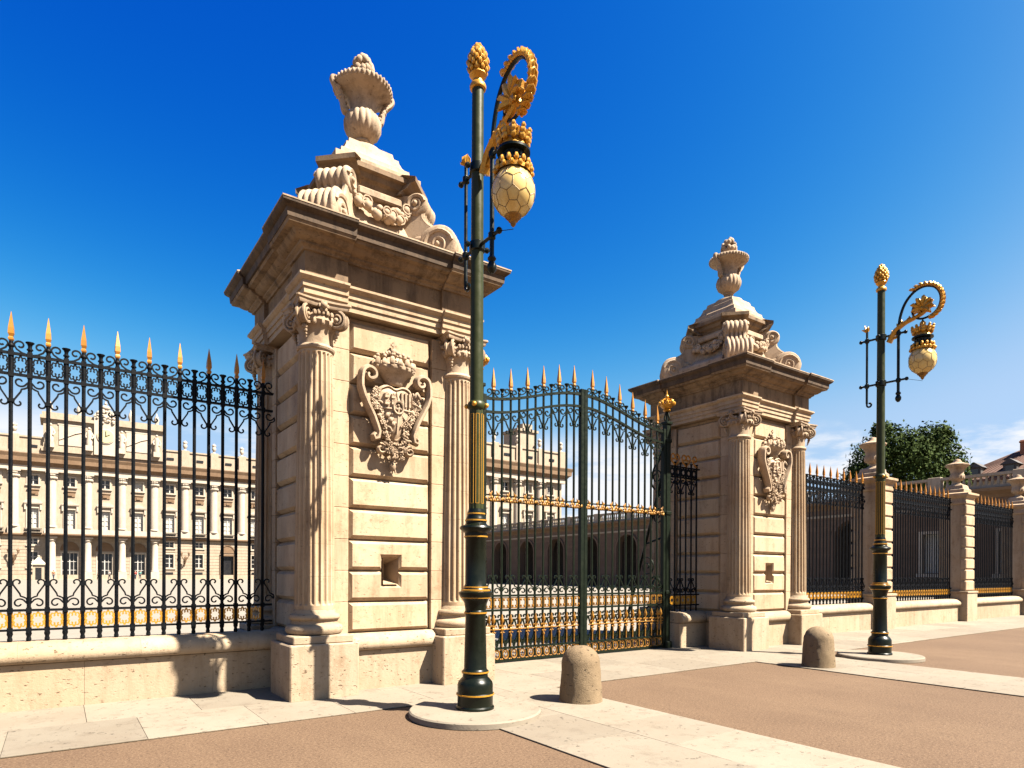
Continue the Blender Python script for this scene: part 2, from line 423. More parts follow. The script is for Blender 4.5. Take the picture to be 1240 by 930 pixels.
def fluted_ring(r, z, depth, nf=20, k=6):
    ring = []; D = (0, 0, 0.62, 1.0, 1.0, 0.62)
    for i in range(nf * k):
        a = 2 * PI * (i + (0.15 if i % k == 1 else -0.15 if i % k == 0 else 0)) / (nf * k)
        rr = r - depth * D[i % k]
        ring.append((rr * math.cos(a), rr * math.sin(a), z))
    return ring

def volute(mb, T, r=0.125, s=1):
    """carved spiral face in the local xz plane, front towards -y"""
    pts = spiral(0, 0, r, 0.02, PI * 0.5, PI * 0.5 + s * 4.4 * PI, 40)
    mb.tube([(p[0], 0, p[2]) for p in pts], [0.026 - 0.012 * i / 39 for i in range(40)], 5, T=T, flat=1.0)
    mb.ball((0, -0.005, 0), 0.03, 8, 5, T=T)

def make_capital():
    mb = MB()
    n = 32
    mb.lathe([(0.205, 4.46), (0.235, 4.475), (0.245, 4.50), (0.235, 4.525), (0.21, 4.54), (0.208, 4.70), (0.225, 4.74), (0.29, 4.82), (0.27, 4.90), (0.2, 4.95)], n)
    for i in range(16):
        a = 2 * PI * i / 16; mb.ball((0.265 * math.cos(a), 0.265 * math.sin(a), 4.80), (0.034, 0.034, 0.055), 6, 5)
    # abacus with hollow sides
    pts = []
    for k in range(4):
        for t in (-0.9, -0.6, -0.3, 0, 0.3, 0.6, 0.9):
            x = t * 0.36; y = -0.30 - 0.055 * (abs(t) ** 2)
            c, s_ = math.cos(k * PI / 2), math.sin(k * PI / 2)
            pts.append((x * c - y * s_, x * s_ + y * c))
    rings = [[(x * f, y * f, z) for x, y in pts] for f, z in ((0.93, 4.975), (0.97, 5.0), (0.97, 5.02), (1.03, 5.035), (1.03, 5.058))]
    mb.loft(rings)
    for k in range(4):
        D = Matrix.Rotation(PI / 2 * k + PI / 4, 4, 'Z')
        # diagonal volute: thick coil seen from both sides
        body = [(0.315 + p[0] * 0.85, 4.855 + p[1] * 0.9) for p in [(0.115 * math.cos(a), 0.115 * math.sin(a)) for a in [2 * PI * i / 18 for i in range(18)]]]
        mb.prism(body, -0.035, 0.035, T=D)
        for sd in (-1, 1):
            pts = spiral(0.315, 4.855, 0.122, 0.02, PI * 0.62, PI * 0.62 - 4.2 * PI, 42)
            pts = [(0.06, sd * 0.05, 4.955), (0.15, sd * 0.055, 4.972)] + [(p[0], sd * (0.045 + 0.012 * i / 41), p[2]) for i, p in enumerate(pts)]
            mb.tube(pts, [0.02, 0.02] + [0.022 - 0.009 * i / 41 for i in range(42)], 5, T=D)
            mb.ball((0.315, sd * 0.055, 4.855), 0.03, 8, 5, T=D)
        # husk drop under the volute
        for q, (dz, rr) in enumerate(((4.71, 0.032), (4.665, 0.026), (4.625, 0.019), (4.592, 0.012))):
            mb.ball((0.30 - 0.012 * q, 0, dz), (rr, rr * 1.2, rr * 1.1), 7, 5, T=D)
        # flower on each face
        F = rz4(k)
        mb.ball((0, -0.315, 4.99), 0.045, 8, 5, T=F)
        for q in range(6):
            a = q * PI / 3
            mb.ball((0.05 * math.cos(a), -0.305, 4.985 + 0.05 * math.sin(a)), (0.028, 0.018, 0.028), 6, 4, T=F)
        for q in range(-2, 3):
            mb.ball((q * 0.055, -0.285, 4.91 - 0.004 * q * q), (0.03, 0.025, 0.035), 6, 4, T=F)
    return mb.mesh('capital', 'carved', 40)

def scroll_console():
    """diagonal S console: profile in (radial, z) swept sideways, with ribs on the rolls"""
    mb = MB(); W = 0.27
    def roll(cx, cz, r, ribs, w, depth):
        n = 26; k = 8; rings = []
        tot = ribs * k
        for j in range(tot + 1):
            t = (j % k) / k; y = -w + 2 * w * j / tot
            rr = r + depth * (math.sin(PI * t) if j % k else 0)
            if j in (0, tot): rr = r * 0.86
            rings.append([(cx + rr * math.cos(2 * PI * i / n), y, cz + rr * math.sin(2 * PI * i / n)) for i in range(n)])
        mb.loft(rings)
        for sd in (-1, 1):
            pts = spiral(cx, cz, r * 0.86, 0.03, 0.2, 0.2 + 3.4 * PI, 34)
            mb.tube([(p[0], sd * w, p[2]) for p in pts], [0.032 - 0.012 * i / 33 for i in range(34)], 5)
            mb.ball((cx, sd * w, cz), 0.045, 8, 5)
    roll(1.27, 6.42, 0.265, 6, W, 0.035)
    roll(0.93, 7.06, 0.15, 5, W * 0.88, 0.028)
    # body of the S between the rolls and back to the core
    body = smoothpath([(1.45, 0, 6.20), (1.50, 0, 6.42), (1.33, 0, 6.62), (1.10, 0, 6.74), (1.01, 0, 6.88), (1.02, 0, 7.06), (0.90, 0, 7.2)], 4)
    poly = [(p.x, p.z) for p in body] + [(0.45, 7.2), (0.45, 6.14), (1.40, 6.14)]
    mb.prism(poly, -W * 0.8, W * 0.8)
    for q in range(5):
        yy = (-0.8 + 0.4 * q) * W * 0.82
        mb.tube([(p.x + 0.01, yy, p.z) for p in body[2:]], 0.040, 6)
    # acanthus leaf laid on the flank of the big roll
    for sd in (-1, 1):
        for q in range(6):
            a = 0.5 + q * 0.36
            mb.ball((1.02 - 0.09 * q * 0.6, sd * W * 0.86, 6.5 - 0.05 * q + 0.05 * math.sin(a)), (0.13, 0.03, 0.055), 8, 5)
    return mb.mesh('scroll_console', 'carved', 40, jitter=0.012, jscale=7)

def garland():
    mb = MB(); rnd = random.Random(3)
    for i in range(60):
        t = rnd.uniform(-1, 1); x = t * 0.50; z = 6.98 - 0.22 * (1 - t * t) + rnd.uniform(-0.07, 0.07)
        y = -0.70 - 0.07 * (1 - t * t) + rnd.uniform(-0.04, 0.03)
        r = rnd.uniform(0.035, 0.075) * (1.15 - 0.3 * abs(t))
        mb.ball((x, y, z), (r, r, r * rnd.uniform(0.8, 1.1)), 8, 6)
        if i % 4 == 0:
            mb.tube([(x + r * 1.05 * math.cos(a), y - r * 0.75, z + r * 1.05 * math.sin(a)) for a in [2 * PI * k / 9 for k in range(10)]], 0.012, 4)
    return mb.mesh('garland', 'carved', 50)

def make_urn(parent, x, y, z0, S, simple=False, rz=0.0):
    """gadrooned stone urn with lid; S scales it"""
    mb = MB()
    n = 48
    mb.lathe([(0.0, 0), (0.19, 0), (0.19, 0.03), (0.15, 0.05), (0.105, 0.10), (0.095, 0.14), (0.12, 0.155), (0.12, 0.18), (0.10, 0.19)], n)
    def gad(a, z, q): return 1 + 0.10 * abs(math.sin(a * 9)) * (1 if 0.24 < z < 0.60 else 0.3)
    mb.lathe([(0.09, 0.18), (0.16, 0.215), (0.235, 0.29), (0.27, 0.38), (0.272, 0.46), (0.25, 0.54), (0.215, 0.585), (0.19, 0.60)], 120, mod=gad)
    mb.lathe([(0.205, 0.575), (0.195, 0.63), (0.195, 0.70), (0.212, 0.78), (0.25, 0.845), (0.32, 0.895), (0.40, 0.925), (0.415, 0.94), (0.44, 0.95), (0.45, 0.975), (0.45, 1.02), (0.42, 1.05), (0.30, 1.075), (0.2, 1.09), (0.0, 1.09)], n)
    for i in range(40):
        a = 2 * PI * i / 40; mb.ball((0.45 * math.cos(a), 0.45 * math.sin(a), 0.995), (0.024, 0.026, 0.042), 6, 4)
    u = put('urn', mb.mesh('urn', 'carved', 45, jitter=0.004, jscale=9), parent, (x, y, z0), rz, (S, S, S))
    lid = MB()
    lid.lathe([(0.0, 1.085), (0.20, 1.085), (0.19, 1.11), (0.13, 1.13), (0.115, 1.17), (0.16, 1.20), (0.165, 1.24), (0.12, 1.30), (0.0, 1.36)], 24)
    rnd = random.Random(5)
    for i in range(38):
        a = rnd.uniform(0, 2 * PI); h = rnd.uniform(0, 1)
        lid.ball((0.15 * math.sqrt(1 - h * h * 0.8) * math.cos(a), 0.15 * math.sqrt(1 - h * h * 0.8) * math.sin(a), 1.24 + 0.25 * h), (0.056, 0.056, 0.068), 7, 5)
    put('lid', lid.mesh('lid', 'carved', 50, jitter=0.01), u)
    hm = MB()
    path = smoothpath([(0.24, 0, 0.56), (0.30, 0, 0.57), (0.32, 0, 0.66), (0.345, 0, 0.78), (0.42, 0, 0.87), (0.49, 0, 0.96), (0.49, 0, 1.03), (0.45, 0, 1.05), (0.43, 0, 1.0)], 5)
    hm.tube(path, [0.050 - 0.02 * i / (len(path) - 1) for i in range(len(path))], 8, flat=1.35)
    for q in range(5): hm.ball((0.28 + 0.03 * q, 0, 0.62 + 0.07 * q), (0.06, 0.062, 0.05), 7, 5)
    h = hm.mesh('handle', 'carved', 50, jitter=0.008)
    put('handle', h, u); put('handle', h, u, rz=PI)
    return u

def crest_parts(parent):
    """carved royal arms on the front; local y = outwards is -y"""
    Y0 = -1.10
    g = put('crest', None, parent) if False else None
    # shield
    sh = MB()
    pts = smoothpath([(-0.27, 0, 4.02), (-0.31, 0, 3.86), (-0.28, 0, 3.66), (-0.20, 0, 3.46), (-0.08, 0, 3.31), (0, 0, 3.26), (0.08, 0, 3.31), (0.20, 0, 3.46), (0.28, 0, 3.66), (0.31, 0, 3.86), (0.27, 0, 4.02), (0.14, 0, 4.07), (0, 0, 4.03), (-0.14, 0, 4.07), (-0.27, 0, 4.02)], 4)[:-1]
    out = [(p.x, p.z) for p in pts]; cx, cz = 0, 3.72
    rings = []
    out = [(x * 0.86, z) for x, z in out]
    for f, d in ((1.05, 0.0), (1.05, 0.12), (0.96, 0.15), (0.93, 0.12), (0.70, 0.17), (0.4, 0.20), (0.1, 0.215)):
        rings.append([(cx + (x - cx) * f, Y0 - d, cz + (z - cz) * f) for x, z in out])
    sh.loft(rings)
    shield = put('crest', sh.mesh('shield', 'carved', 40), parent, (0, 0, 0.344), scale=(0.96, 1, 0.94))
    shield['label'] = 'carved royal coat of arms with crown and scrolls'
    # quarterings and charges
    ch = MB(); rnd = random.Random(11)
    ch.tube([(-0.24, Y0 - 0.17, 3.72), (0, Y0 - 0.225, 3.72), (0.24, Y0 - 0.17, 3.72)], 0.014, 5)
    ch.tube([(0, Y0 - 0.17, 3.98), (0, Y0 - 0.225, 3.72), (0, Y0 - 0.17, 3.36)], 0.014, 5)
    def tower(x, z, s):
        ch.box(x - s, x + s, Y0 - 0.225, Y0 - 0.12, z - s, z + s * 0.5)
        for q in (-1, 0, 1): ch.box(x + q * s * 0.7 - s * 0.22, x + q * s * 0.7 + s * 0.22, Y0 - 0.228, Y0 - 0.12, z + s * 0.3, z + s * (1.3 if q == 0 else 0.95))
    for x, z in ((-0.17, 3.9), (-0.07, 3.9), (-0.17, 3.8), (-0.07, 3.81)): tower(x, z, 0.032)
    for q in range(3): ch.box(0.05 + q * 0.06, 0.08 + q * 0.06, Y0 - 0.215, Y0 - 0.1, 3.77, 3.97)
    for q in range(10): ch.ball((0.05 + 0.018 * q, Y0 - 0.19, 3.66 - 0.02 * q), 0.017, 6, 4)
    for q in range(10): ch.ball((0.22 - 0.018 * q, Y0 - 0.19, 3.66 - 0.02 * q), 0.017, 6, 4)
    for x, z in ((-0.08, 3.65), (-0.15, 3.62), (-0.10, 3.56), (-0.06, 3.50)):
        ch.ball((x, Y0 - 0.185, z), (0.032, 0.03, 0.042), 7, 5); ch.ball((x + 0.03, Y0 - 0.185, z + 0.02), (0.02, 0.02, 0.025), 6, 4)
    ring = [(0.075 * math.cos(a), Y0 - 0.225, 3.74 + 0.09 * math.sin(a)) for a in [2 * PI * k / 16 for k in range(17)]]
    ch.tube(ring, 0.016, 5)
    for x, z in ((0, 3.77), (-0.03, 3.72), (0.03, 3.72)): ch.ball((x, Y0 - 0.225, z), 0.02, 6, 4)
    put('charges', ch.mesh('charges', 'carved', 45, jitter=0.004), shield)
    # big side scrolls
    sm = MB()
    path = [(p[0] - 0.40, 0, p[2] + 4.17) for p in spiral(0, 0, 0.025, 0.12, -PI * 1.2, PI * 1.0, 22)]
    path += [(-0.53, 0, 4.10), (-0.53, 0, 3.99), (-0.49, 0, 3.86), (-0.42, 0, 3.72), (-0.35, 0, 3.59), (-0.30, 0, 3.47), (-0.265, 0, 3.37), (-0.28, 0, 3.28), (-0.33, 0, 3.26), (-0.35, 0, 3.31), (-0.32, 0, 3.34)]
    path = [(x, Y0 - 0.13, z) for x, y, z in path]
    sm.tube(path, [0.030 + 0.014 * min(1, i / 18) - 0.012 * max(0, (i - 24) / 9) for i in range(len(path))], 8, flat=2.2)
    p2 = [(p[0] - 0.22, Y0 - 0.12, p[2] + 3.13) for p in spiral(0, 0, 0.02, 0.075, 0, 2.6 * PI, 20)]
    sm.tube(p2, 0.026, 6, flat=1.8)
    me = sm.mesh('side_scroll', 'carved', 50)
    put('side_scroll', me, shield)
    sm2 = MB(); sm2.add([(-x, y, z) for x, y, z in sm.v], sm.f)
    put('side_scroll', sm2.mesh('side_scroll', 'carved', 50), shield)
    # foliage and flowers round the shield
    fl = MB()
    def sprig(x, z, r, d):
        T = Matrix.Translation((x, Y0 - 0.11 - d, z)) @ Matrix.Rotation(rnd.uniform(0, 2 * PI), 4, 'Y') @ Matrix.Rotation(rnd.uniform(-0.5, 0.5), 4, 'X')
        if rnd.random() < 0.4:
            for q in range(5): fl.ball((r * 0.75 * math.cos(q * 1.2566), 0, r * 0.75 * math.sin(q * 1.2566)), (r * 0.45, r * 0.35, r * 0.45), 6, 4, T=T)
            fl.ball((0, -r * 0.3, 0), r * 0.3, 6, 4, T=T)
        else:
            p = smoothpath([(-r * 1.3, 0, 0), (-r * 0.3, -r * 0.5, r * 0.25), (r * 0.7, -r * 0.3, 0), (r * 1.4, r * 0.1, -r * 0.5)], 3)
            fl.tube(p, [r * 0.12] + [r * 0.42] * 4 + [r * 0.5] * 3 + [r * 0.3, r * 0.05], 5, T=T, flat=0.7)
    for sd in (-1, 1):
        for i in range(50):
            t = i / 49
            bx = 0.31 + 0.04 * math.sin(t * 9) - 0.28 * t ** 1.5; bz = 3.98 - 0.92 * t
            for q in range(2): sprig(sd * (bx + rnd.uniform(-0.055, 0.055)), bz + rnd.uniform(-0.03, 0.03), rnd.uniform(0.022, 0.040), rnd.uniform(0, 0.07))
    for i in range(34):
        a = rnd.uniform(0, 2 * PI); q = rnd.uniform(0, 0.15)
        sprig(q * math.cos(a), 3.12 + q * 0.9 * math.sin(a), rnd.uniform(0.022, 0.036), rnd.uniform(0, 0.06))
    for i in range(16):
        a = PI + PI * i / 15
        fl.ball((0.17 * math.cos(a), Y0 - 0.18, 3.42 + 0.22 * math.sin(a)), 0.018, 6, 5)
    put('flower_swag', fl.mesh('flower_swag', 'carved', 50), shield)
    # crown
    cm = MB()
    T = Matrix.Translation((0, Y0 - 0.06, 0)) @ Matrix.Diagonal((1, 0.72, 1, 1))
    cm.lathe([(0.10, 4.08), (0.13, 4.10), (0.15, 4.16), (0.22, 4.25), (0.29, 4.29), (0.30, 4.31), (0.30, 4.35), (0.27, 4.36), (0.24, 4.36), (0.2, 4.4), (0.1, 4.5), (0.0, 4.53)], 32, T=T)
    for i in range(16):
        a = 2 * PI * i / 16
        cm.ball((0.30 * math.cos(a), 0.30 * math.sin(a), 4.375 + (0.02 if i % 2 else 0)), (0.045, 0.045, 0.05 + (0.02 if i % 2 else 0)), 7, 5, T=T)
        cm.ball((0.30 * math.cos(a), 0.30 * math.sin(a), 4.33), (0.03, 0.03, 0.03), 6, 4, T=T)
    for i in range(8):
        a = 2 * PI * i / 8
        for q in range(5):
            t = q / 4; rr = 0.27 * (1 - t ** 2.2) + 0.03; zz = 4.41 + 0.15 * math.sin(t * PI / 2)
            cm.ball((rr * math.cos(a), rr * math.sin(a), zz), 0.03, 6, 4, T=T)
    cm.ball((0, 0, 4.60), 0.052, 10, 7, T=T)
    cm.box(-0.014, 0.014, -0.02, 0.02, 4.64, 4.74, T=T); cm.box(-0.042, 0.042, -0.02, 0.02, 4.685, 4.71, T=T)
    put('crown', cm.mesh('crown', 'carved', 50, jitter=0.004), shield)
    pd = MB()
    pd.tube([(0, Y0 - 0.09, 3.02), (0, Y0 - 0.09, 2.97)], 0.016, 6)
    pd.ball((-0.012, Y0 - 0.07, 2.90), (0.05, 0.045, 0.07), 8, 6); pd.ball((0.035, Y0 - 0.07, 2.93), (0.03, 0.03, 0.045), 7, 5)
    pd.tube([(-0.03, Y0 - 0.07, 2.86), (-0.045, Y0 - 0.07, 2.80)], 0.014, 5); pd.tube([(0.02, Y0 - 0.07, 2.86), (0.03, Y0 - 0.07, 2.81)], 0.014, 5)
    put('pendant', pd.mesh('pendant', 'carved', 50), shield)

def make_pier():
    t = thing('gate_pier', '', 'pier')
    # core with the splayed opening through its front
    H = 1.02; hx = 0.115; z0, z1 = 1.435, 1.805
    cb = MB()
    cb.box(-H, H, -H + 0.30, H, 0.02, 5.05)
    xs = [-H, -hx, hx, H]; zs = [0.02, z0, z1, 5.05]
    for i in range(3):
        for j in range(3):
            if i == 1 and j == 1: continue
            cb.add([(xs[i], -H, zs[j]), (xs[i + 1], -H, zs[j]), (xs[i + 1], -H, zs[j + 1]), (xs[i], -H, zs[j + 1])], [(0, 1, 2, 3)])
    cb.add([(-H, -H, .02), (-H, -H, 5.05), (-H, -H + .3, .02), (-H, -H + .3, 5.05)], [(0, 1, 3, 2)])
    cb.add([(H, -H, .02), (H, -H, 5.05), (H, -H + .3, .02), (H, -H + .3, 5.05)], [(0, 1, 3, 2)])
    put('core', cb.mesh('core', 'stone', 0), t)
    op = MB()      # lining of the opening: splays inwards
    fr = [(-hx, z0), (hx, z0), (hx, z1), (-hx, z1)]; bk = [(-hx * .45, z0 + .09), (hx * .45, z0 + .09), (hx * .45, z1 - .09), (-hx * .45, z1 - .09)]
    op.loft([[(x, -1.099, z) for x, z in fr], [(x, -H + 0.28, z) for x, z in bk]], cap0=False)
    put('opening', op.mesh('opening', 'stone', 0), t)
    # rusticated blocks (front row pair notched round the opening)
    g = 0.010; bw = 0.605; brnd = random.Random(17)
    meshes = {}
    for k in range(4):
        for i in range(10):
            a, b = ROWZ[i] + g, ROWZ[i + 1] - g
            key = 'n%d' % i if (k == 0 and i in (1, 2)) else 'r%d' % brnd.randrange(6)
            h = b - a
            if key not in meshes:
                if key[0] == 'r': poly = [(-bw, 0), (bw, 0), (bw, h), (-bw, h)]
                elif i == 1: poly = [(-bw, 0), (bw, 0), (bw, h), (hx, h), (hx, z0 - a), (-hx, z0 - a), (-hx, h), (-bw, h)]
                else: poly = [(-bw, 0), (-hx, 0), (-hx, z1 - a), (hx, z1 - a), (hx, 0), (bw, 0), (bw, h), (-bw, h)]
                mbb = MB(); mbb.prism(poly, -H + 0.02, -1.105, bevel=0.046, bd=0.058)
                mbb.v = [(x + brnd.uniform(-.004, .004), y + brnd.uniform(-.003, .003), z + brnd.uniform(-.004, .004)) for x, y, z in mbb.v]
                meshes[key] = mbb.mesh('block', 'stone', 0)
            put('block', meshes[key], t, (0, 0, a), k * PI / 2)
    q = MB(); q.cbox(0.625, 1.115, 0.625, 1.115, 0, ROWZ[1] - ROWZ[0] - 0.004, 0.005)
    qm = q.mesh('quoin', 'stone', 0)
    for i in range(10):
        for k in range(4): put('quoin', qm, t, (0, 0, ROWZ[i] + 0.002), k * PI / 2)
    # dado and roll between the plinths
    for k in range(4):
        d = MB(); d.cbox(-0.66, 0.66, -1.17, -0.9, 0.0, 0.545, 0.008)
        put('dado', d.mesh('dado', 'plinth', 0), t, (0, 0, 0), k * PI / 2)
        r = MB()
        prof = [(-0.95, 0.55), (-1.20, 0.55), (-1.235, 0.575), (-1.25, 0.62), (-1.245, 0.67), (-1.21, 0.72), (-1.15, 0.76), (-1.11, 0.775), (-0.95, 0.775)]
        r.extr_x(prof, -0.645, 0.645)
        put('roll_moulding', r.mesh('roll_moulding', 'plinth', 40), t, (0, 0, 0), k * PI / 2)
    # plinths and columns
    pl = MB(); pl.cbox(-0.44, 0.44, -0.44, 0.44, 0, 0.70, 0.016)
    plm = pl.mesh('plinth', 'plinth', 0)
    ps = MB(); ps.cbox(-0.385, 0.385, -0.385, 0.385, 0.70, 0.80, 0.012)
    psm = ps.mesh('plinth_slab', 'plinth', 0)
    cbm = MB()
    cbm.lathe([(0.30, 0.80), (0.345, 0.815), (0.365, 0.85), (0.365, 0.88), (0.345, 0.915), (0.31, 0.93), (0.295, 0.935), (0.285, 0.965), (0.29, 0.985), (0.31, 0.99), (0.325, 1.01), (0.325, 1.03), (0.31, 1.055), (0.28, 1.062), (0.268, 1.09), (0.255, 1.12), (0.2, 1.12)], 40)
    cbme = cbm.mesh('column_base', 'plinth', 40)
    dz0, dz1, nd = 1.122, 4.47, 8
    drums = []
    def rad(z): u = (z - dz0) / (dz1 - dz0); return 0.252 - 0.038 * u ** 1.5
    for i in range(nd):
        a = dz0 + (dz1 - dz0) * i / nd; b = dz0 + (dz1 - dz0) * (i + 1) / nd; e = 0.0025
        lv = [(a + 0.0005, e, 1), (a + 0.005, 0, 1), (b - 0.005, 0, 1), (b - 0.0005, e, 1)]
        if i == 0: lv = [(a, 0, 0), (a + 0.05, 0, 0), (a + 0.075, 0, 0.7), (a + 0.11, 0, 1)] + lv[2:]
        if i == nd - 1: lv = lv[:2] + [(b - 0.10, 0, 1), (b - 0.06, 0, 0.7), (b - 0.035, 0, 0), (b, 0, 0)]
        dm = MB(); dm.loft([fluted_ring(rad(z) - ee, z, 0.031 * dd) for z, ee, dd in lv])
        drums.append(dm.mesh('drum', 'drum', 0))
    cap = make_capital()
    for k in range(4):
        a = k * PI / 2 + PI / 4; x, y = 1.06 * math.sqrt(2) * math.cos(a), 1.06 * math.sqrt(2) * math.sin(a)
        put('plinth', plm, t, (x, y, 0)); put('plinth_slab', psm, t, (x, y, 0))
        c = put('column', cbme, t, (x, y, 0), k * PI / 2)
        for dmesh in drums: put('drum', dmesh, c)
        put('capital', cap, c)
    # entablature
    m = MB(); moulding(m, [(1.20, 5.058), (1.265, 5.058), (1.265, 5.135), (1.285, 5.137), (1.285, 5.215), (1.305, 5.217), (1.305, 5.29), (1.325, 5.30), (1.36, 5.335), (1.36, 5.365), (1.2, 5.37)], cw=0.56, h0=1.265)
    put('architrave', m.mesh('architrave', 'stone', 0), t)
    m = MB(); moulding(m, [(1.27, 5.36), (1.27, 5.685)], cw=0.56, h0=1.265)
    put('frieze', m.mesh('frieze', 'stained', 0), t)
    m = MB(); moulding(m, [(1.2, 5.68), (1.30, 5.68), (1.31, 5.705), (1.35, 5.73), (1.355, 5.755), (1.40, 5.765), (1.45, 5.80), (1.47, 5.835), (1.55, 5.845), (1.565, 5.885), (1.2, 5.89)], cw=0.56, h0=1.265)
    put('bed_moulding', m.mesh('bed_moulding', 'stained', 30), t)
    m = MB(); moulding(m, [(1.2, 5.886), (1.575, 5.886), (1.585, 5.985), (1.60, 5.99), (1.645, 6.03), (1.65, 6.06), (1.2, 6.10)], cw=0.56, h0=1.265, e=0.04)
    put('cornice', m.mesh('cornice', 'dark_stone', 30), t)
    lp = MB(); moulding(lp, [(1.60, 6.061), (1.655, 6.061), (1.655, 6.078), (1.25, 6.14), (0.5, 6.14)], cw=0.56, h0=1.265, e=0.04)
    put('cornice_lip', lp.mesh('cornice_lip', 'carved', 0), t)
    # attic pedestal
    p = MB()
    p.box(-1.02, 1.02, -1.02, 1.02, 6.10, 6.24)
    hv = [(0.86, 6.24), (0.84, 6.42), (0.72, 6.60), (0.63, 6.85), (0.585, 7.12), (0.585, 7.19)]
    p.loft([[(-h, -h, z), (h, -h, z), (h, h, z), (-h, h, z)] for h, z in hv])
    put('pedestal', p.mesh('pedestal', 'carved', 0), t)
    bol = MB()
    prof = [(-0.6, 6.24), (-0.98, 6.24), (-1.03, 6.28), (-1.045, 6.34), (-1.02, 6.41), (-0.96, 6.45), (-0.6, 6.47)]
    bol.extr_x(prof, -0.60, 0.60)
    bm_ = bol.mesh('bolster', 'carved', 40); gm_ = garland(); sm_ = scroll_console()
    fp = MB(); fp.cbox(-0.34, 0.34, -0.70, -0.55, 7.0, 7.12, 0.02)
    fpm = fp.mesh('face_panel', 'carved', 0)
    for k in range(4):
        put('bolster', bm_, t, rz=k * PI / 2); put('garland', gm_, t, rz=k * PI / 2); put('face_panel', fpm, t, rz=k * PI / 2)
        put('scroll_console', sm_, t, rz=k * PI / 2 + PI / 4)
    # upper slab with canted ears
    def ears(h, e, w):
        # square of half h with ears reaching e on the diagonals, ear width w
        pts = []
        for k in range(4):
            d = e; a = w / math.sqrt(2)
            base = [(-(d - 2 * a) if False else -(h - 0.02), -h + 0.0)]
            ear0 = (-d, -d + a * 1.4); ear1 = (-d + a * 1.4, -d)
            seq = [ear0, ear1, (-h + a * 1.1, -h), (h - a * 1.1, -h)]
            c, s_ = math.cos(k * PI / 2), math.sin(k * PI / 2)
            pts += [(x * c - y * s_, x * s_ + y * c) for x, y in seq]
        return pts
    sl = MB()
    sl.loft([[(x, y, z) for x, y in ears(h, e, 0.42)] for h, e, z in ((0.59, 0.72, 7.19), (0.61, 0.74, 7.24), (0.66, 0.79, 7.27), (0.68, 0.83, 7.34), (0.74, 0.88, 7.36), (0.74, 0.88, 7.43), (0.60, 0.74, 7.47))])
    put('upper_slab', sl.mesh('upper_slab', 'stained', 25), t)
    st = MB()
    lv = [(0.66, 7.44), (0.66, 7.53), (0.63, 7.545), (0.57, 7.57), (0.54, 7.62), (0.53, 7.68), (0.49, 7.70), (0.45, 7.75), (0.42, 7.82), (0.41, 7.87), (0.36, 7.90), (0.34, 7.98)]
    st.loft([[(-h, -h, z), (h, -h, z), (h, h, z), (-h, h, z)] for h, z in lv])
    st.lathe([(0.0, 7.96), (0.31, 7.96), (0.33, 7.99), (0.31, 8.03), (0.25, 8.06), (0.0, 8.06)], 32)
    put('stepped_base', st.mesh('stepped_base', 'carved', 30), t)
    make_urn(t, 0, 0, 8.05, 0.96, rz=R(-4))
    crest_parts(t)
    return t
pier = make_pier()
pier.location = (PIER1[0], PIER1[1], 0)
tag(pier, 'carved limestone gate pier with urn, ending the spiked fence in front of the palace', 'pier', 'carved stone piers flanking the gate')
pier2 = copy_tree(pier)
pier2.location = (PIER2[0], PIER2[1], 0)
pier2['label'] = 'carved limestone gate pier with urn beside the row of fence panels and small posts'

# ------------------------------------------------------------------ low walls
def wall_run(name, label, x0, x1, blockw=1.45, group=None):
    t = thing(name, label, 'wall', ((x0 + x1) / 2, 9.4, 0), group=group)
    ox = (x0 + x1) / 2
    rnd = random.Random(int(x0 * 10) + 50)
    x = x0
    while x < x1 - 0.01:
        w = min(blockw * rnd.uniform(0.85, 1.15), x1 - x)
        if x1 - (x + w) < 0.45: w = x1 - x
        b = MB(); b.cbox(x - ox + 0.0008, x + w - ox - 0.0008, WALL_Y - 9.4, 0.28, 0.012, 0.535, 0.003)
        put('wall_block', b.mesh('wall_block', 'plinth', 0), t); x += w
    x = x0; prof = [(0.32, 0.545), (0.36, 0.60), (0.34, 0.69), (0.26, 0.76), (0.16, 0.775), (-0.16, 0.775), (-0.27, 0.755), (-0.345, 0.70), (-0.37, 0.63), (-0.355, 0.575), (-0.32, 0.545)]
    while x < x1 - 0.01:
        w = min(blockw * 0.95 * rnd.uniform(0.85, 1.2), x1 - x)
        if x1 - (x + w) < 0.45: w = x1 - x
        b = MB(); b.extr_x(prof, x - ox + 0.0008, x + w - ox - 0.0008)
        put('coping_stone', b.mesh('coping_stone', 'plinth', 40), t); x += w
    return t
wall_run('low_wall', 'long pale stone low wall under the spiked fence in front of the palace', -8.0, 2.625)
wall_run('low_wall', 'short pale stone wall stub between gate post and the pier by the slim posts', 10.86, PIER2[0] - 1.175)
wall_run('low_wall', 'short pale stone wall stub between gate post and the pier by the long wall', PIER1[0] + 1.175, 5.72)
POSTX = (19.75, 25.8, 31.75, 37.8)
EDGE = [PIER2[0] + 1.175] + list(POSTX)
desc = ('between gate pier and first slim post', 'between first and second slim posts', 'between second and third slim posts', 'beyond the third slim post')
for i in range(4):
    wall_run('low_wall', 'pale stone low wall under the fence panel ' + desc[i], EDGE[i] + (0 if i == 0 else 0.40), EDGE[i + 1] - 0.40)
# carved scroll ends of the stubs beside the gate
for sx_, lab in ((10.86, 'end scroll'),):
    pass

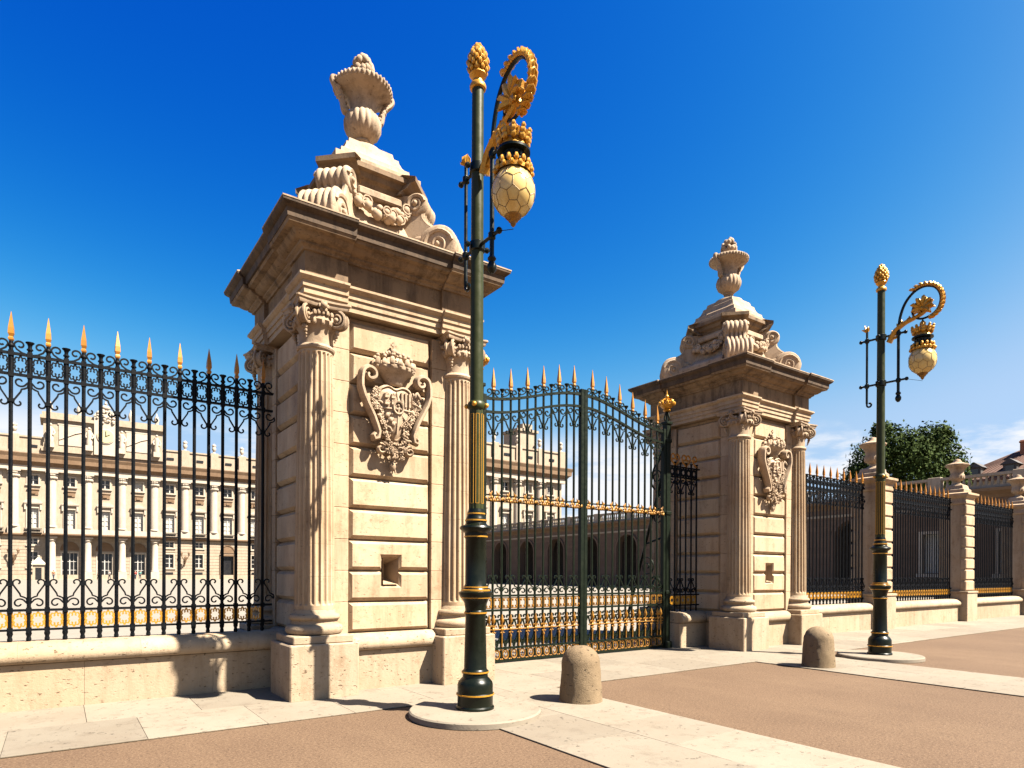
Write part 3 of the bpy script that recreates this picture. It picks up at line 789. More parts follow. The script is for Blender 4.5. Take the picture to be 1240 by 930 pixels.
# ------------------------------------------------------------------ fence ironwork meshes
G = 0.175       # bar pitch
def bar_mesh(z0, z1, r=0.021, mat='iron'):
    b = MB(); b.lathe([(r, z0), (r, z1)], 8); return b
ZT1, ZT2, ZB1, ZB2 = 4.12, 3.88, 1.14, 0.91
def foot(b):
    b.lathe([(0.012, 0.775), (0.026, 0.79), (0.026, 0.81), (0.019, 0.83), (0.03, 0.86), (0.03, 0.875), (0.019, 0.885)], 8)
IRON = {}
b = bar_mesh(0.775, 4.30); foot(b)
for z in (ZT1, ZT2, ZB1, ZB2): b.box(-0.027, 0.027, -0.027, 0.027, z - 0.03, z + 0.03)
b.lathe([(0.019, 4.18), (0.034, 4.20), (0.034, 4.215), (0.019, 4.235)], 8)
IRON['bar_a'] = b.mesh('bar', 'iron', 40)
b = bar_mesh(0.775, 4.21); foot(b)
for z in (ZT1, ZT2, ZB1, ZB2): b.box(-0.027, 0.027, -0.027, 0.027, z - 0.03, z + 0.03)
b.lathe([(0.019, 4.17), (0.032, 4.18), (0.032, 4.195), (0.02, 4.205), (0.02, 4.225), (0.026, 4.245), (0.044, 4.265), (0.044, 4.275), (0.0, 4.28)], 8)
IRON['bar_b'] = b.mesh('bar', 'iron', 40)
def spike_mesh(base=4.26, tip=4.60, r=0.040):
    b = MB(); b.lathe([(0.026, base), (0.036, base + 0.015), (0.036, base + 0.035), (0.024, base + 0.05), (r, base + 0.085), (r * 0.9, base + 0.15), (0.003, tip)], 4, a0=PI / 4)
    return b
IRON['spike'] = spike_mesh().mesh('spike', 'gold_spike', 0)
def curls(mat):
    b = MB()
    for sd in (1, -1):
        p = [(0.02, 0, 0.015), (0.06, 0, 0.025), (0.105, 0, 0.05)] + spiral(0.092, 0.095, 0.055, 0.022, -0.45 * PI, 1.25 * PI, 14)
        p = [(0.145, 0, 0.008), (0.10, 0, 0.02), (0.05, 0, 0.055), (0.028, 0, 0.10)] + spiral(0.082, 0.105, 0.054, 0.018, PI, PI - 1.75 * PI, 14)
        if sd < 0: p = mirx(p)
        b.tube(p, 0.0125, 4, flat=1.2)
    return b.mesh('curl', mat, 50)
def drops(mat, d=1.0):
    b = MB()
    for sd in (1, -1):
        p = spiral(0.083, -0.085, 0.016, 0.062, PI * 0.2, PI * 0.2 - 2.0 * PI, 16)[::1]
        p = spiral(0.083, -0.08, 0.018, 0.064, -1.9 * PI, 0.0 * PI, 18)
        p += [(0.158, 0, -0.115), (0.150, 0, -0.14), (0.125, 0, -0.155), (0.098, 0, -0.165), (0.090, 0, -0.195), (0.066, 0, -0.235), (0.042, 0, -0.275), (0.024, 0, -0.305)]
        p += spiral(0.068, -0.325, 0.046, 0.016, PI * 0.85, PI * 2.35, 12)
        if sd < 0: p = mirx(p)
        b.tube(p, 0.0125, 4, flat=1.2)
    b.box(-0.028, 0.028, -0.026, 0.026, -0.325, -0.285)
    return b.mesh('scroll', mat, 50)
def quatre(mat, w=0.066, h=0.105, r=0.0115):
    """four little C hooks round the inside of a gap"""
    b = MB()
    for sx_ in (1, -1):
        for sz in (1, -1):
            p = spiral(w * 0.42 * sx_, h * 0.52 * sz, 0.012, 0.026, 0, 1.5 * PI, 9)
            p = [(sx_ * w, 0, 0), (sx_ * w * 0.72, 0, sz * h * 0.22), (sx_ * w * 0.82, 0, sz * h * 0.5), (sx_ * w * 0.62, 0, sz * h * 0.78), (sx_ * w * 0.25, 0, sz * h * 0.70), (sx_ * w * 0.22, 0, sz * h * 0.46), (sx_ * w * 0.40, 0, sz * h * 0.42)]
            b.tube(p, r, 4, flat=1.3)
            b.tube([(0, 0, sz * h), (sx_ * w * 0.2, 0, sz * h * 0.72)], r, 4, flat=1.3)
        b.tube([(sx_ * w, 0, -h), (sx_ * w, 0, h)], r * 0.8, 4)
    return b.mesh('quatrefoil', mat, 50)
IRON['curl'] = curls('iron'); IRON['scroll'] = drops('iron'); IRON['quatre'] = quatre('iron')
IRON['gquatre'] = quatre('gold', 0.066, 0.095, 0.012)

def fence(label, x0, nb, first_spiked=True, y=9.4, group=None):
    """nb bars at pitch G from x0"""
    xm = x0 + (nb - 1) * G / 2
    t = thing('iron_fence', label, 'fence', (xm, y, 0), group=group)
    xa, xb = x0 - xm - G * 0.75, x0 - xm + (nb - 1) * G + G * 0.75
    for z, hh in ((ZT1, 0.014), (ZT2, 0.014), (ZB1, 0.014), (ZB2, 0.012)):
        r = MB(); r.box(xa, xb, -0.02, 0.02, z - hh, z + hh)
        put('rail', r.mesh('rail', 'iron', 0), t)
    for i in range(nb):
        x = x0 - xm + i * G; sp = (i % 2 == 0) == first_spiked
        o = put('bar', IRON['bar_a' if sp else 'bar_b'], t, (x, 0, 0))
        if sp:
            put('spike', IRON['spike'], o, rz=random.uniform(-0.15, 0.15))
            put('curl', IRON['curl'], t, (x, 0, ZT1)); put('scroll', IRON['scroll'], t, (x, 0, ZT2))
            put('scroll', IRON['scroll'], t, (x, 0, ZB1), scale=(1, 1, -1))
        if i < nb - 1:
            put('quatrefoil', IRON['quatre'], t, (x + G / 2, 0, (ZT1 + ZT2) / 2))
            put('gilded_quatrefoil', IRON['gquatre'], t, (x + G / 2, 0, (ZB1 + ZB2) / 2))
    return t
# left run: spiked bars stand at X = -0.455 + 0.35 k
fence('black iron fence with gilded spikes on the pale wall, in front of the palace facade', -0.455 - 0.35 * 14, 45)
for i in range(3):
    a, bb = EDGE[i] + (0.10 if i == 0 else 0.42), EDGE[i + 1] - 0.42
    nb = int((bb - a - 0.10) / G) + 1
    fence('black iron fence panel with gilded spikes ' + desc[i], a + ((bb - a) - (nb - 1) * G) / 2, nb)

# ------------------------------------------------------------------ small stone posts with urns
def make_post():
    t = thing('stone_post', '', 'post')
    b = MB(); b.cbox(-0.43, 0.43, -0.54, 0.46, 0.0, 0.98, 0.012); put('plinth', b.mesh('plinth', 'plinth', 0), t)
    b = MB(); b.cbox(-0.455, 0.455, -0.565, 0.485, 0.98, 1.05, 0.012); put('plinth_slab', b.mesh('plinth_slab', 'plinth', 0), t)
    b = MB(); b.box(-0.33, 0.33, -0.44, 0.36, 1.05, 4.05); put('core', b.mesh('core', 'stone', 0), t)
    h = (4.05 - 1.05) / 8
    q = MB(); q.cbox(-0.355, 0.355, -0.475, -0.30, 0.03, h - 0.03, 0.018); qm = q.mesh('block', 'stone', 0)
    for i in range(8):
        put('block', qm, t, (0, 0, 1.05 + i * h)); put('block', qm, t, (0, -0.08, 1.05 + i * h), PI)
    cpm = MB()
    lv = [(0.355, 4.05), (0.375, 4.08), (0.375, 4.15), (0.36, 4.16), (0.36, 4.26), (0.41, 4.30), (0.45, 4.34), (0.47, 4.37), (0.47, 4.43), (0.36, 4.47)]
    cpm.loft([[(-w, -w - 0.1, z), (w, -w - 0.1, z), (w, w - 0.02, z), (-w, w - 0.02, z)] for w, z in lv])
    put('cap', cpm.mesh('cap', 'stone', 0), t)
    sp = MB(); lv = [(0.32, 4.46), (0.32, 4.58), (0.27, 4.62), (0.25, 4.72), (0.20, 4.76)]
    sp.loft([[(-w, -w - 0.06, z), (w, -w - 0.06, z), (w, w - 0.06, z), (-w, w - 0.06, z)] for w, z in lv])
    put('urn_block', sp.mesh('urn_block', 'carved', 0), t)
    u = MB()
    u.lathe([(0, 4.75), (0.17, 4.75), (0.17, 4.78), (0.09, 4.83), (0.085, 4.88), (0.14, 4.91), (0.20, 4.98), (0.22, 5.05), (0.215, 5.12), (0.19, 5.17), (0.21, 5.26), (0.26, 5.35), (0.345, 5.42), (0.365, 5.44), (0.365, 5.475), (0.33, 5.49), (0.24, 5.52), (0.14, 5.56), (0.12, 5.60), (0.09, 5.66), (0.0, 5.69)], 28, T=Matrix.Translation((0, -0.06, 0)))
    for i in range(12):
        a = 2 * PI * i / 12; u.ball((0.185 * math.cos(a), -0.06 + 0.185 * math.sin(a), 5.04), (0.05, 0.05, 0.10), 6, 5)
    put('urn', u.mesh('urn', 'carved', 45, jitter=0.006), t)
    return t
post = make_post()
plabels = ('slim stone fence post with urn, first in line from the gate pier', 'slim stone fence post with urn, second in line from the gate pier', 'slim stone fence post with urn, third in line from the gate pier')
for i in range(3):
    p = post if i == 0 else copy_tree(post)
    p.location = (POSTX[i], 9.42, 0)
    tag(p, plabels[i], 'post', 'slim stone fence posts with urns')

# ------------------------------------------------------------------ gate
GX, GY, LW = 8.27, 9.32, 2.32           # centre, plane, leaf width
def gz(x):                              # top rail height, x from the centre
    u = min(1, abs(x) / LW)
    return 4.63 + 0.42 * (0.5 + 0.5 * math.cos(PI * u)) 
NI = 12
def make_gate_leaf(side, label):
    """side -1: from hinge on the left to the centre"""
    t = thing('iron_gate', label, 'gate', (GX, GY, 0), group='leaves of the iron gate')
    pitch = LW / NI
    xs = [side * (0.05 + (LW - 0.1) * i / NI) for i in range(NI + 1)]
    # frame stiles
    for q, x in ((0, side * 0.045), (1, side * (LW - 0.03))):
        b = MB(); top = gz(x) + (0.10 if q == 0 else 0.06)
        b.cbox(x - 0.042, x + 0.042, -0.045, 0.045, 0.05, top, 0.006)
        put('stile', b.mesh('stile', 'green', 0), t)
    for dz, hh in ((0, 0.022), (-0.235, 0.020)):
        b = MB(); n = 28; rings = []
        for i in range(n + 1):
            x = side * LW * i / n; z = gz(x) + dz
            rings.append([(x, -0.03, z - hh), (x, 0.03, z - hh), (x, 0.03, z + hh), (x, -0.03, z + hh)])
        b.loft(rings); put('top_rail', b.mesh('rail', 'green', 0), t)
    for z, hh in ((1.20, 0.018), (0.945, 0.018), (0.275, 0.018), (0.055, 0.025), (2.86, 0.012), (2.96, 0.010)):
        b = MB(); x0, x1 = sorted((side * 0.05, side * (LW - 0.03)))
        b.box(x0, x1, -0.026, 0.026, z - hh, z + hh); put('rail', b.mesh('rail', 'green', 0), t)
    for i in range(1, NI):
        x = xs[i]; sp = i % 2 == 1; ztop = gz(x) + (0.14 if sp else 0.10)
        b = MB(); b.lathe([(0.022, 0.05), (0.022, ztop)], 8)
        if not sp: b.lathe([(0.02, ztop - 0.03), (0.032, ztop - 0.02), (0.02, ztop), (0.02, ztop + 0.02), (0.045, ztop + 0.06), (0.045, ztop + 0.075), (0, ztop + 0.08)], 8)
        else: b.lathe([(0.02, ztop - 0.05), (0.034, ztop - 0.035), (0.02, ztop - 0.01)], 8)
        o = put('bar', b.mesh('bar', 'green', 40), t, (x, 0, 0))
        if sp:
            put('spike', IRON['gspike'], o, (0, 0, ztop))
            put('curl', IRON['gcurl'], t, (x, 0, gz(x) + 0.01), scale=(1.05, 1, 1))
            put('scroll', IRON['gscroll'], t, (x, 0, gz(x) - 0.235), scale=(1.05, 1, 1.1))
            put('scroll', IRON['gscroll'], t, (x, 0, 1.20), scale=(1.05, 1, -1.0))
    # gilded garland
    for i in range(NI):
        x = (xs[i] + xs[i + 1]) / 2
        put('garland', IRON['garl'], t, (x, -0.02, 2.91), scale=((1 if i % 2 else -1), 1, 1))
        put('gilded_frame', IRON['gframe'], t, (x, 0, 1.0725))
        put('gilded_ring', IRON['gring'], t, (x, 0, 0.165))
        put('panel_scroll', IRON['pscroll'], t, (x, 0, 0.61))
        if i % 2 == 0: put('gilded_fleur', IRON['fleur'], t, (xs[i + 1] if i + 1 < NI else x, -0.03, 0.61))
        else: put('gilded_fleur', IRON['fleur_b'], t, (xs[i + 1] if i + 1 < NI else x, -0.03, 0.61))
    return t
sb = MB(); sb.lathe([(0.024, 0), (0.036, 0.012), (0.036, 0.03), (0.024, 0.045), (0.042, 0.08), (0.038, 0.14), (0.003, 0.40)], 4, a0=PI / 4)
IRON['gspike'] = sb.mesh('spike', 'gold_spike', 0)
IRON['gcurl'] = curls('green'); IRON['gscroll'] = drops('green')
gp = LW / NI
b = MB()
p = [(x, -0.015 * math.cos(x * 40), 0.055 * math.sin(x / gp * 2 * PI)) for x in [(-0.5 + i / 12) * gp for i in range(13)]]
b.tube(p, 0.013, 5)
rnd = random.Random(9)
for i in range(9):
    x = rnd.uniform(-gp / 2, gp / 2); b.ball((x, -0.02, rnd.uniform(-0.05, 0.07)), (0.022, 0.015, 0.02 + rnd.uniform(0, 0.02)), 6, 4)
b.tube([(0.02, -0.015, 0.04), (0.035, -0.02, 0.085), (0.05, -0.02, 0.12)], [0.018, 0.014, 0.004], 5)
IRON['garl'] = b.mesh('garland', 'gold_dim', 50)
b = MB(); w, h, r = 0.062, 0.088, 0.014
for (xa, za, xb, zb) in ((-w, -h, w, -h), (-w, h, w, h), (-w, -h, -w, h), (w, -h, w, h)): b.tube([(xa, 0, za), (xb, 0, zb)], r, 4)
for sx_ in (-1, 1):
    for sz in (-1, 1): b.ball((sx_ * w * 0.55, -0.01, sz * h * 0.62), (0.022, 0.02, 0.022), 6, 4)
IRON['gframe'] = b.mesh('gilded_frame', 'gold_dim', 40)
b = MB()
ring = [(0.062 * math.cos(a), 0, 0.078 * math.sin(a)) for a in [2 * PI * k / 16 for k in range(17)]]
b.tube(ring, 0.016, 5, caps=False)
for sz in (-1, 1): b.ball((0, -0.01, sz * 0.03), (0.018, 0.015, 0.02), 6, 4); b.ball((sz * 0.075, -0.012, 0.085), 0.018, 6, 4); b.ball((sz * 0.075, -0.012, -0.085), 0.018, 6, 4)
IRON['gring'] = b.mesh('gilded_ring', 'gold_dim', 50)
b = MB()
for sd in (1, -1):
    p = [(0.005, 0, -0.31), (0.03, 0, -0.22), (0.075, 0, -0.12), (0.085, 0, -0.03), (0.05, 0, 0.05), (0.025, 0, 0.12)] + spiral(0.048, 0.215, 0.055, 0.018, -PI * 0.75, PI * 1.2, 14)
    p2 = spiral(0.045, -0.21, 0.045, 0.016, PI * 0.9, PI * 2.6, 12)
    if sd < 0: p = mirx(p); p2 = mirx(p2)
    b.tube(p, 0.016, 4, flat=1.2); b.tube(p2, 0.014, 4, flat=1.2)
IRON['pscroll'] = b.mesh('panel_scroll', 'green', 50)
def fleur(long):
    b = MB()
    b.tube([(0, 0, -0.31), (0, 0, 0.20 if long else 0.12)], 0.015, 5)
    b.tube([(-gp / 2, 0, 0.0), (gp / 2, 0, 0.0)], 0.013, 5)
    b.lathe([(0.012, 0.10), (0.04, 0.14), (0.035, 0.18), (0.004, 0.27)], 6)
    for sd in (-1, 1):
        b.tube([(0, 0, 0.03), (sd * 0.035, -0.01, 0.07), (sd * 0.062, -0.01, 0.06), (sd * 0.068, -0.01, 0.03)], [0.014, 0.016, 0.014, 0.006], 5)
        b.tube([(0, 0, -0.03), (sd * 0.03, -0.01, -0.06), (sd * 0.05, -0.01, -0.05)], [0.012, 0.013, 0.005], 5)
    b.ball((0, -0.01, 0), (0.034, 0.02, 0.034), 7, 5)
    if long: b.lathe([(0.012, -0.08), (0.03, -0.11), (0.012, -0.15)], 6)
    return b.mesh('gilded_fleur', 'gold_dim', 50)
IRON['fleur'] = fleur(True); IRON['fleur_b'] = fleur(False)
make_gate_leaf(-1, 'green iron gate leaf with gilded spikes, on the side of the long low wall')
make_gate_leaf(1, 'green iron gate leaf with gilded spikes, on the side of the slim posts')
# gate posts with crown finial and raking stay
def crown_mesh(mb, z, s):
    mb.lathe([(0.05 * s, z), (0.075 * s, z + 0.02 * s), (0.05 * s, z + 0.05 * s), (0.09 * s, z + 0.07 * s), (0.13 * s, z + 0.12 * s), (0.12 * s, z + 0.13 * s), (0.0, z + 0.13 * s)], 14)
    for i in range(8):
        a = 2 * PI * i / 8
        mb.ball((0.13 * s * math.cos(a), 0.13 * s * math.sin(a), z + 0.15 * s), (0.033 * s, 0.033 * s, 0.045 * s), 6, 5)
        mb.tube([(0.125 * s * math.cos(a), 0.125 * s * math.sin(a), z + 0.14 * s), (0.11 * s * math.cos(a), 0.11 * s * math.sin(a), z + 0.21 * s), (0.0, 0, z + 0.25 * s)], 0.014 * s, 4)
    mb.ball((0, 0, z + 0.28 * s), 0.04 * s, 8, 6)
    mb.lathe([(0.02 * s, z + 0.30 * s), (0.012 * s, z + 0.36 * s), (0.0, z + 0.42 * s)], 6)
def gate_post(x, label, side):
    t = thing('gate_post', label, 'gate post', (x, GY, 0), group='iron gate posts')
    b = MB(); b.cbox(-0.065, 0.065, -0.065, 0.065, 0.0, 4.86, 0.008); b.cbox(-0.10, 0.10, -0.10, 0.10, 0.0, 0.16, 0.02)
    for z in (1.2, 2.9, 4.45): b.cbox(-0.082, 0.082, -0.082, 0.082, z - 0.04, z + 0.04, 0.01)
    b.cbox(-0.09, 0.09, -0.09, 0.09, 4.80, 4.86, 0.01)
    for k in range(4):      # little scroll legs under the crown
        T = rz4(k)
        p = smoothpath([(0.03, 0, 4.86), (0.07, 0, 4.93), (0.045, 0, 5.02), (0.02, 0, 5.10)], 4); b.tube(p, 0.014, 4, T=T)
    b.tube([(0, 0, 4.85), (0, 0, 5.14)], 0.022, 6)
    put('shaft', b.mesh('shaft', 'green', 30), t)
    c = MB(); crown_mesh(c, 5.08, 1.15); put('crown_finial', c.mesh('crown_finial', 'gold', 45), t)
    s = MB()
    s.tube([(0, 0.05, 3.95), (0, 1.30, 0.12)], 0.032, 6, up=(1, 0, 0))
    s.tube([(0, 0.05, 2.4), (0, 0.62, 2.25)], 0.022, 6, up=(1, 0, 0))
    s.tube([(0, 0.05, 1.1), (0, 0.98, 1.1)], 0.022, 6, up=(1, 0, 0))
    D = Matrix.Rotation(PI / 2, 4, 'Z')
    for (cx, cz, r) in ((0.28, 3.72, 0.16), (0.25, 2.85, 0.2), (0.55, 1.75, 0.24), (0.3, 1.4, 0.15), (0.35, 0.7, 0.25), (0.14, 3.3, 0.1)):
        s.tube(spiral(cx, cz, r, 0.03, 0.5, 0.5 + 3.2 * PI, 26), 0.016, 4, T=D, flat=1.3)
    s.tube(smoothpath([(0.02, 0, 4.3), (0.16, 0, 4.25), (0.22, 0, 4.05), (0.36, 0, 3.9), (0.42, 0, 3.6), (0.34, 0, 3.45)], 5), 0.022, 5, T=D)
    s.cbox(-0.09, 0.09, 1.22, 1.42, 0.0, 0.14, 0.02)
    put('raking_stay', s.mesh('raking_stay', 'green', 40), t)
    return t
gate_post(GX + LW + 0.065, 'green iron gate post with gilded crown by the pier next to the slim posts', 1)
gate_post(GX - LW - 0.065, 'green iron gate post with gilded crown by the pier next to the long wall', -1)
# short side screens between gate posts and piers
def screen(x0, x1, label):
    t = thing('iron_screen', label, 'fence', ((x0 + x1) / 2, GY + 0.06, 0), group='short iron screens beside the gate')
    w = x1 - x0; n = max(3, int(round(w / 0.185)))
    for z in (3.95, 3.72, 1.14, 0.91):
        b = MB(); b.box(-w / 2, w / 2, -0.018, 0.018, z - 0.014, z + 0.014); put('rail', b.mesh('rail', 'iron', 0), t)
    for i in range(n):
        x = -w / 2 + w * (i + 0.5) / n
        b = MB(); b.lathe([(0.019, 0.775), (0.019, 4.02), (0.034, 4.03), (0.034, 4.05), (0, 4.06)], 8)
        put('bar', b.mesh('bar', 'iron', 40), t, (x, 0, 0))
        if i % 2 == 0:
            put('scroll', IRON['scroll'], t, (x, 0, 3.72), scale=(1, 1, 1)); put('scroll', IRON['scroll'], t, (x, 0, 1.14), scale=(1, 1, -1))
            put('gilded_curl', GCURL, t, (x, 0, 3.97), scale=(1.5, 1, 1.7))
        if i < n - 1: put('quatrefoil', IRON['quatre'], t, (x + w / n / 2, 0, 3.835)); put('gilded_quatrefoil', IRON['gquatre'], t, (x + w / n / 2, 0, 1.025))
    return t
GCURL = curls('gold_spike')
screen(GX + LW + 0.135, PIER2[0] - 1.11, 'short dark iron screen between gate post and the pier by the slim posts')
screen(PIER1[0] + 1.11, GX - LW - 0.135, 'short dark iron screen between gate post and the pier by the long wall')

# ------------------------------------------------------------------ street lamps
def globe_meshes():
    bm = bmesh.new(); bmesh.ops.create_icosphere(bm, subdivisions=2, radius=1.0)
    def egg(p):
        z = p[2]; k = 1.0 - 0.05 * max(0, -z) ** 1.5 + 0.0 * z
        return Vector((p[0] * 0.228 * k, p[1] * 0.228 * k, 5.545 + z * 0.258))
    net = MB()
    for e in bm.edges:
        if len(e.link_faces) == 2:
            a, c = [f.calc_center_median().normalized() for f in e.link_faces]
            m = (a + c).normalized()
            net.tube([egg(a * 1.005), egg(m * 1.005), egg(c * 1.005)], 0.0036, 4)
    bm.free()
    g = MB(); rings = []
    for j in range(1, 24):
        t = PI * j / 24
        rings.append([tuple(egg((math.sin(t) * math.cos(2 * PI * i / 36), math.sin(t) * math.sin(2 * PI * i / 36), math.cos(t)))) for i in range(36)])
    g.loft(rings)
    return g.mesh('globe', 'globe', 60), net.mesh('globe_net', 'lead', 0)
AL = 0.70        # reach of the lamp arm
def make_lamp():
    t = thing('street_lamp', '', 'street lamp')
    b = MB()
    prof = [(0.0, 0.07), (0.215, 0.07), (0.215, 0.10), (0.20, 0.115), (0.20, 0.22), (0.21, 0.235), (0.21, 0.25), (0.20, 0.26), (0.20, 0.35), (0.19, 0.38), (0.165, 0.41), (0.145, 0.43), (0.14, 0.465), (0.15, 0.475), (0.15, 0.50), (0.133, 0.515),
            (0.128, 0.53), (0.115, 1.12), (0.125, 1.14), (0.125, 1.165), (0.116, 1.18), (0.128, 1.26), (0.15, 1.31), (0.175, 1.33), (0.19, 1.36), (0.19, 1.385), (0.16, 1.40), (0.14, 1.42), (0.132, 1.45), (0.12, 1.475),
            (0.118, 1.98), (0.128, 1.995), (0.128, 2.02), (0.13, 2.05), (0.175, 2.085), (0.185, 2.105), (0.175, 2.125), (0.13, 2.14), (0.115, 2.16), (0.12, 2.19), (0.11, 2.22), (0.098, 2.25), (0.10, 2.27), (0.09, 2.30), (0.086, 2.32)]
    b.lathe(prof, 36)
    put('pedestal', b.mesh('pedestal', 'lamp_black', 35), t)
    s = MB()
    def fl(a, z, q): return 1.0 - 0.07 * (math.cos(a * 8) > 0.35)
    s.lathe([(0.084, 2.31), (0.082, 3.44)], 64, mod=fl)
    s.lathe([(0.08, 3.43), (0.098, 3.45), (0.102, 3.48), (0.098, 3.51), (0.08, 3.53)], 28)
    s.lathe([(0.076, 3.52), (0.066, 7.05)], 28)
    put('pole', s.mesh('pole', 'lamp_green', 35), t)
    for rr, z in ((0.212, 0.242), (0.152, 0.488), (0.127, 1.152), (0.162, 1.405), (0.135, 1.44), (0.168, 1.325), (0.130, 2.008), (0.122, 2.19), (0.100, 2.265)):
        r = MB(); r.lathe([(rr - 0.012, z - 0.011), (rr + 0.003, z - 0.007), (rr + 0.003, z + 0.007), (rr - 0.012, z + 0.011)], 36)
        put('gilded_ring', r.mesh('gilded_ring', 'gold', 35), t)
    gl = MB()
    for i in range(8):      # gilded lines of the panelled shaft
        a = 2 * PI * (i + 0.5) / 8 - 0.0
        for da in (-0.22, 0.22):
            gl.tube([(0.083 * math.cos(a + da), 0.083 * math.sin(a + da), 2.38), (0.081 * math.cos(a + da), 0.081 * math.sin(a + da), 3.38)], 0.0035, 4)
        gl.tube([(0.084 * math.cos(a + da), 0.084 * math.sin(a + da), 2.38) for da in (-0.22, 0, 0.22)], 0.0035, 4)
        gl.tube([(0.082 * math.cos(a + da), 0.082 * math.sin(a + da), 3.38) for da in (-0.22, 0, 0.22)], 0.0035, 4)
    put('gilded_lines', gl.mesh('gilded_lines', 'gold', 0), t)
    k = MB()
    for i in range(4):
        a = PI / 2 * i + PI / 4; k.ball((0.115 * math.cos(a), 0.115 * math.sin(a), 3.48), 0.028, 8, 6)
    put('gilded_knob', k.mesh('gilded_knob', 'gold', 50), t)
    # pine cone finial
    f = MB()
    f.lathe([(0.066, 7.04), (0.09, 7.05), (0.095, 7.075), (0.085, 7.10), (0.06, 7.115), (0.055, 7.15), (0.075, 7.17), (0.098, 7.20), (0.09, 7.225), (0.06, 7.235)], 20)
    f.lathe([(0.05, 7.22), (0.085, 7.26), (0.10, 7.32), (0.095, 7.40), (0.07, 7.48), (0.035, 7.55), (0.0, 7.575)], 16)
    for j in range(7):
        z = 7.255 + 0.043 * j; n = 9 if j < 5 else 6
        rr = (0.094, 0.108, 0.11, 0.10, 0.085, 0.062, 0.036)[j]
        for i in range(n):
            a = 2 * PI * (i + 0.5 * (j % 2)) / n
            f.ball((rr * math.cos(a), rr * math.sin(a), z), (0.026, 0.026, 0.036), 6, 5)
    put('pine_cone_finial', f.mesh('pine_cone_finial', 'gold', 50), t)
    # clamps with cross arms and side rods
    for z, w0, w1 in ((6.15, -0.36, 0.42), (5.27, -0.36, 0.44)):
        c = MB()
        c.lathe([(0.068, z - 0.06), (0.092, z - 0.045), (0.092, z + 0.045), (0.068, z + 0.06)], 16)
        c.tube([(w0, 0, z), (w1, 0, z)], 0.020, 6)
        for x in (w0, w1): c.ball((x, 0, z), 0.036, 8, 6)
        for x in (-0.25, 0.30): c.lathe([(0.02, z - 0.05), (0.042, z - 0.03), (0.042, z + 0.03), (0.02, z + 0.05)], 10, T=Matrix.Translation((x, 0, 0)))
        for yy in (-0.13, 0.13): c.ball((0, yy, z), 0.033, 7, 5)
        put('clamp', c.mesh('clamp', 'lamp_black', 40), t)
    rd = MB()
    rd.tube([(-0.25, 0, 4.93), (-0.25, 0, 6.34)], 0.021, 8)
    rd.tube([(-0.25, 0, 4.94)] + [(p[0], 0, p[2]) for p in spiral(-0.205, 4.90, 0.045, 0.03, PI, 2.6 * PI, 12)], 0.018, 5)
    rd.tube([(0.30, 0, 4.98), (0.30, 0, 6.16)], 0.026, 8)
    rd.lathe([(0.02, 4.86), (0.05, 4.90), (0.055, 4.94), (0.03, 4.99), (0.05, 5.02), (0.025, 5.06)], 10, T=Matrix.Translation((0.30, 0, 0)))
    path = smoothpath([(0.30, 0, 6.05), (0.305, 0, 6.25), (0.335, 0, 6.48), (0.42, 0, 6.70), (0.56, 0, 6.85), (0.72, 0, 6.90), (0.87, 0, 6.85), (0.96, 0, 6.73), (0.985, 0, 6.58), (0.94, 0, 6.43), (0.83, 0, 6.34), (0.69, 0, 6.315), (0.575, 0, 6.37), (0.53, 0, 6.48), (0.565, 0, 6.60), (0.66, 0, 6.65), (0.735, 0, 6.60)], 5)
    rd.tube(path, [0.026 - 0.010 * i / (len(path) - 1) for i in range(len(path))], 8)
    rd.tube([(AL, 0, 6.33), (AL, 0, 6.20)], 0.012, 5)
    rd.tube([(AL + 0.02 * math.cos(a), 0, 6.255 + 0.03 * math.sin(a)) for a in [2 * PI * i / 10 for i in range(11)]], 0.008, 4)
    put('crook_arm', rd.mesh('crook_arm', 'lamp_black', 40), t)
    # gilded leaves on the crook
    lf = MB(); rnd = random.Random(4)
    def leaf(p, ang, L, w, lift=0.02):
        d = Vector((math.cos(ang), 0, math.sin(ang))); nrm = Vector((-d.z, 0, d.x)); P0 = Vector(p)
        for sd in (-1, 1):
            base = [P0, P0 + d * L * 0.35 + nrm * sd * 0 + Vector((0, sd * w, 0)) * 0.9 + nrm * w * 0.3, P0 + d * L * 0.7 + Vector((0, sd * w * 0.7, 0)) + nrm * w * 0.6, P0 + d * L + nrm * w * 1.1]
            lf.tube(base, [w * 0.35, w * 0.5, w * 0.4, w * 0.08], 5)
        lf.tube([P0, P0 + d * L * 0.5 + nrm * w * 0.4, P0 + d * L * 1.05 + nrm * w * 1.0], [w * 0.4, w * 0.45, 0.004], 5)
    outer = path[21:54]; cxy = Vector((0.70, 0, 6.6))
    for i in range(len(outer) - 2):        # overlapping acanthus along the outside of the crook
        p = outer[i]; out = (p - cxy).normalized(); d = (outer[i + 1] - outer[i]).normalized()
        for sd in (-1, 1): lf.ball(tuple(p + out * 0.026 + Vector((0, sd * 0.022, 0))), (0.026, 0.024, 0.030), 6, 4)
        if i % 2 == 0: leaf(p + out * 0.015, math.atan2(out.z, out.x) + 0.55, 0.105 * (1 - 0.3 * i / len(outer)), 0.048)
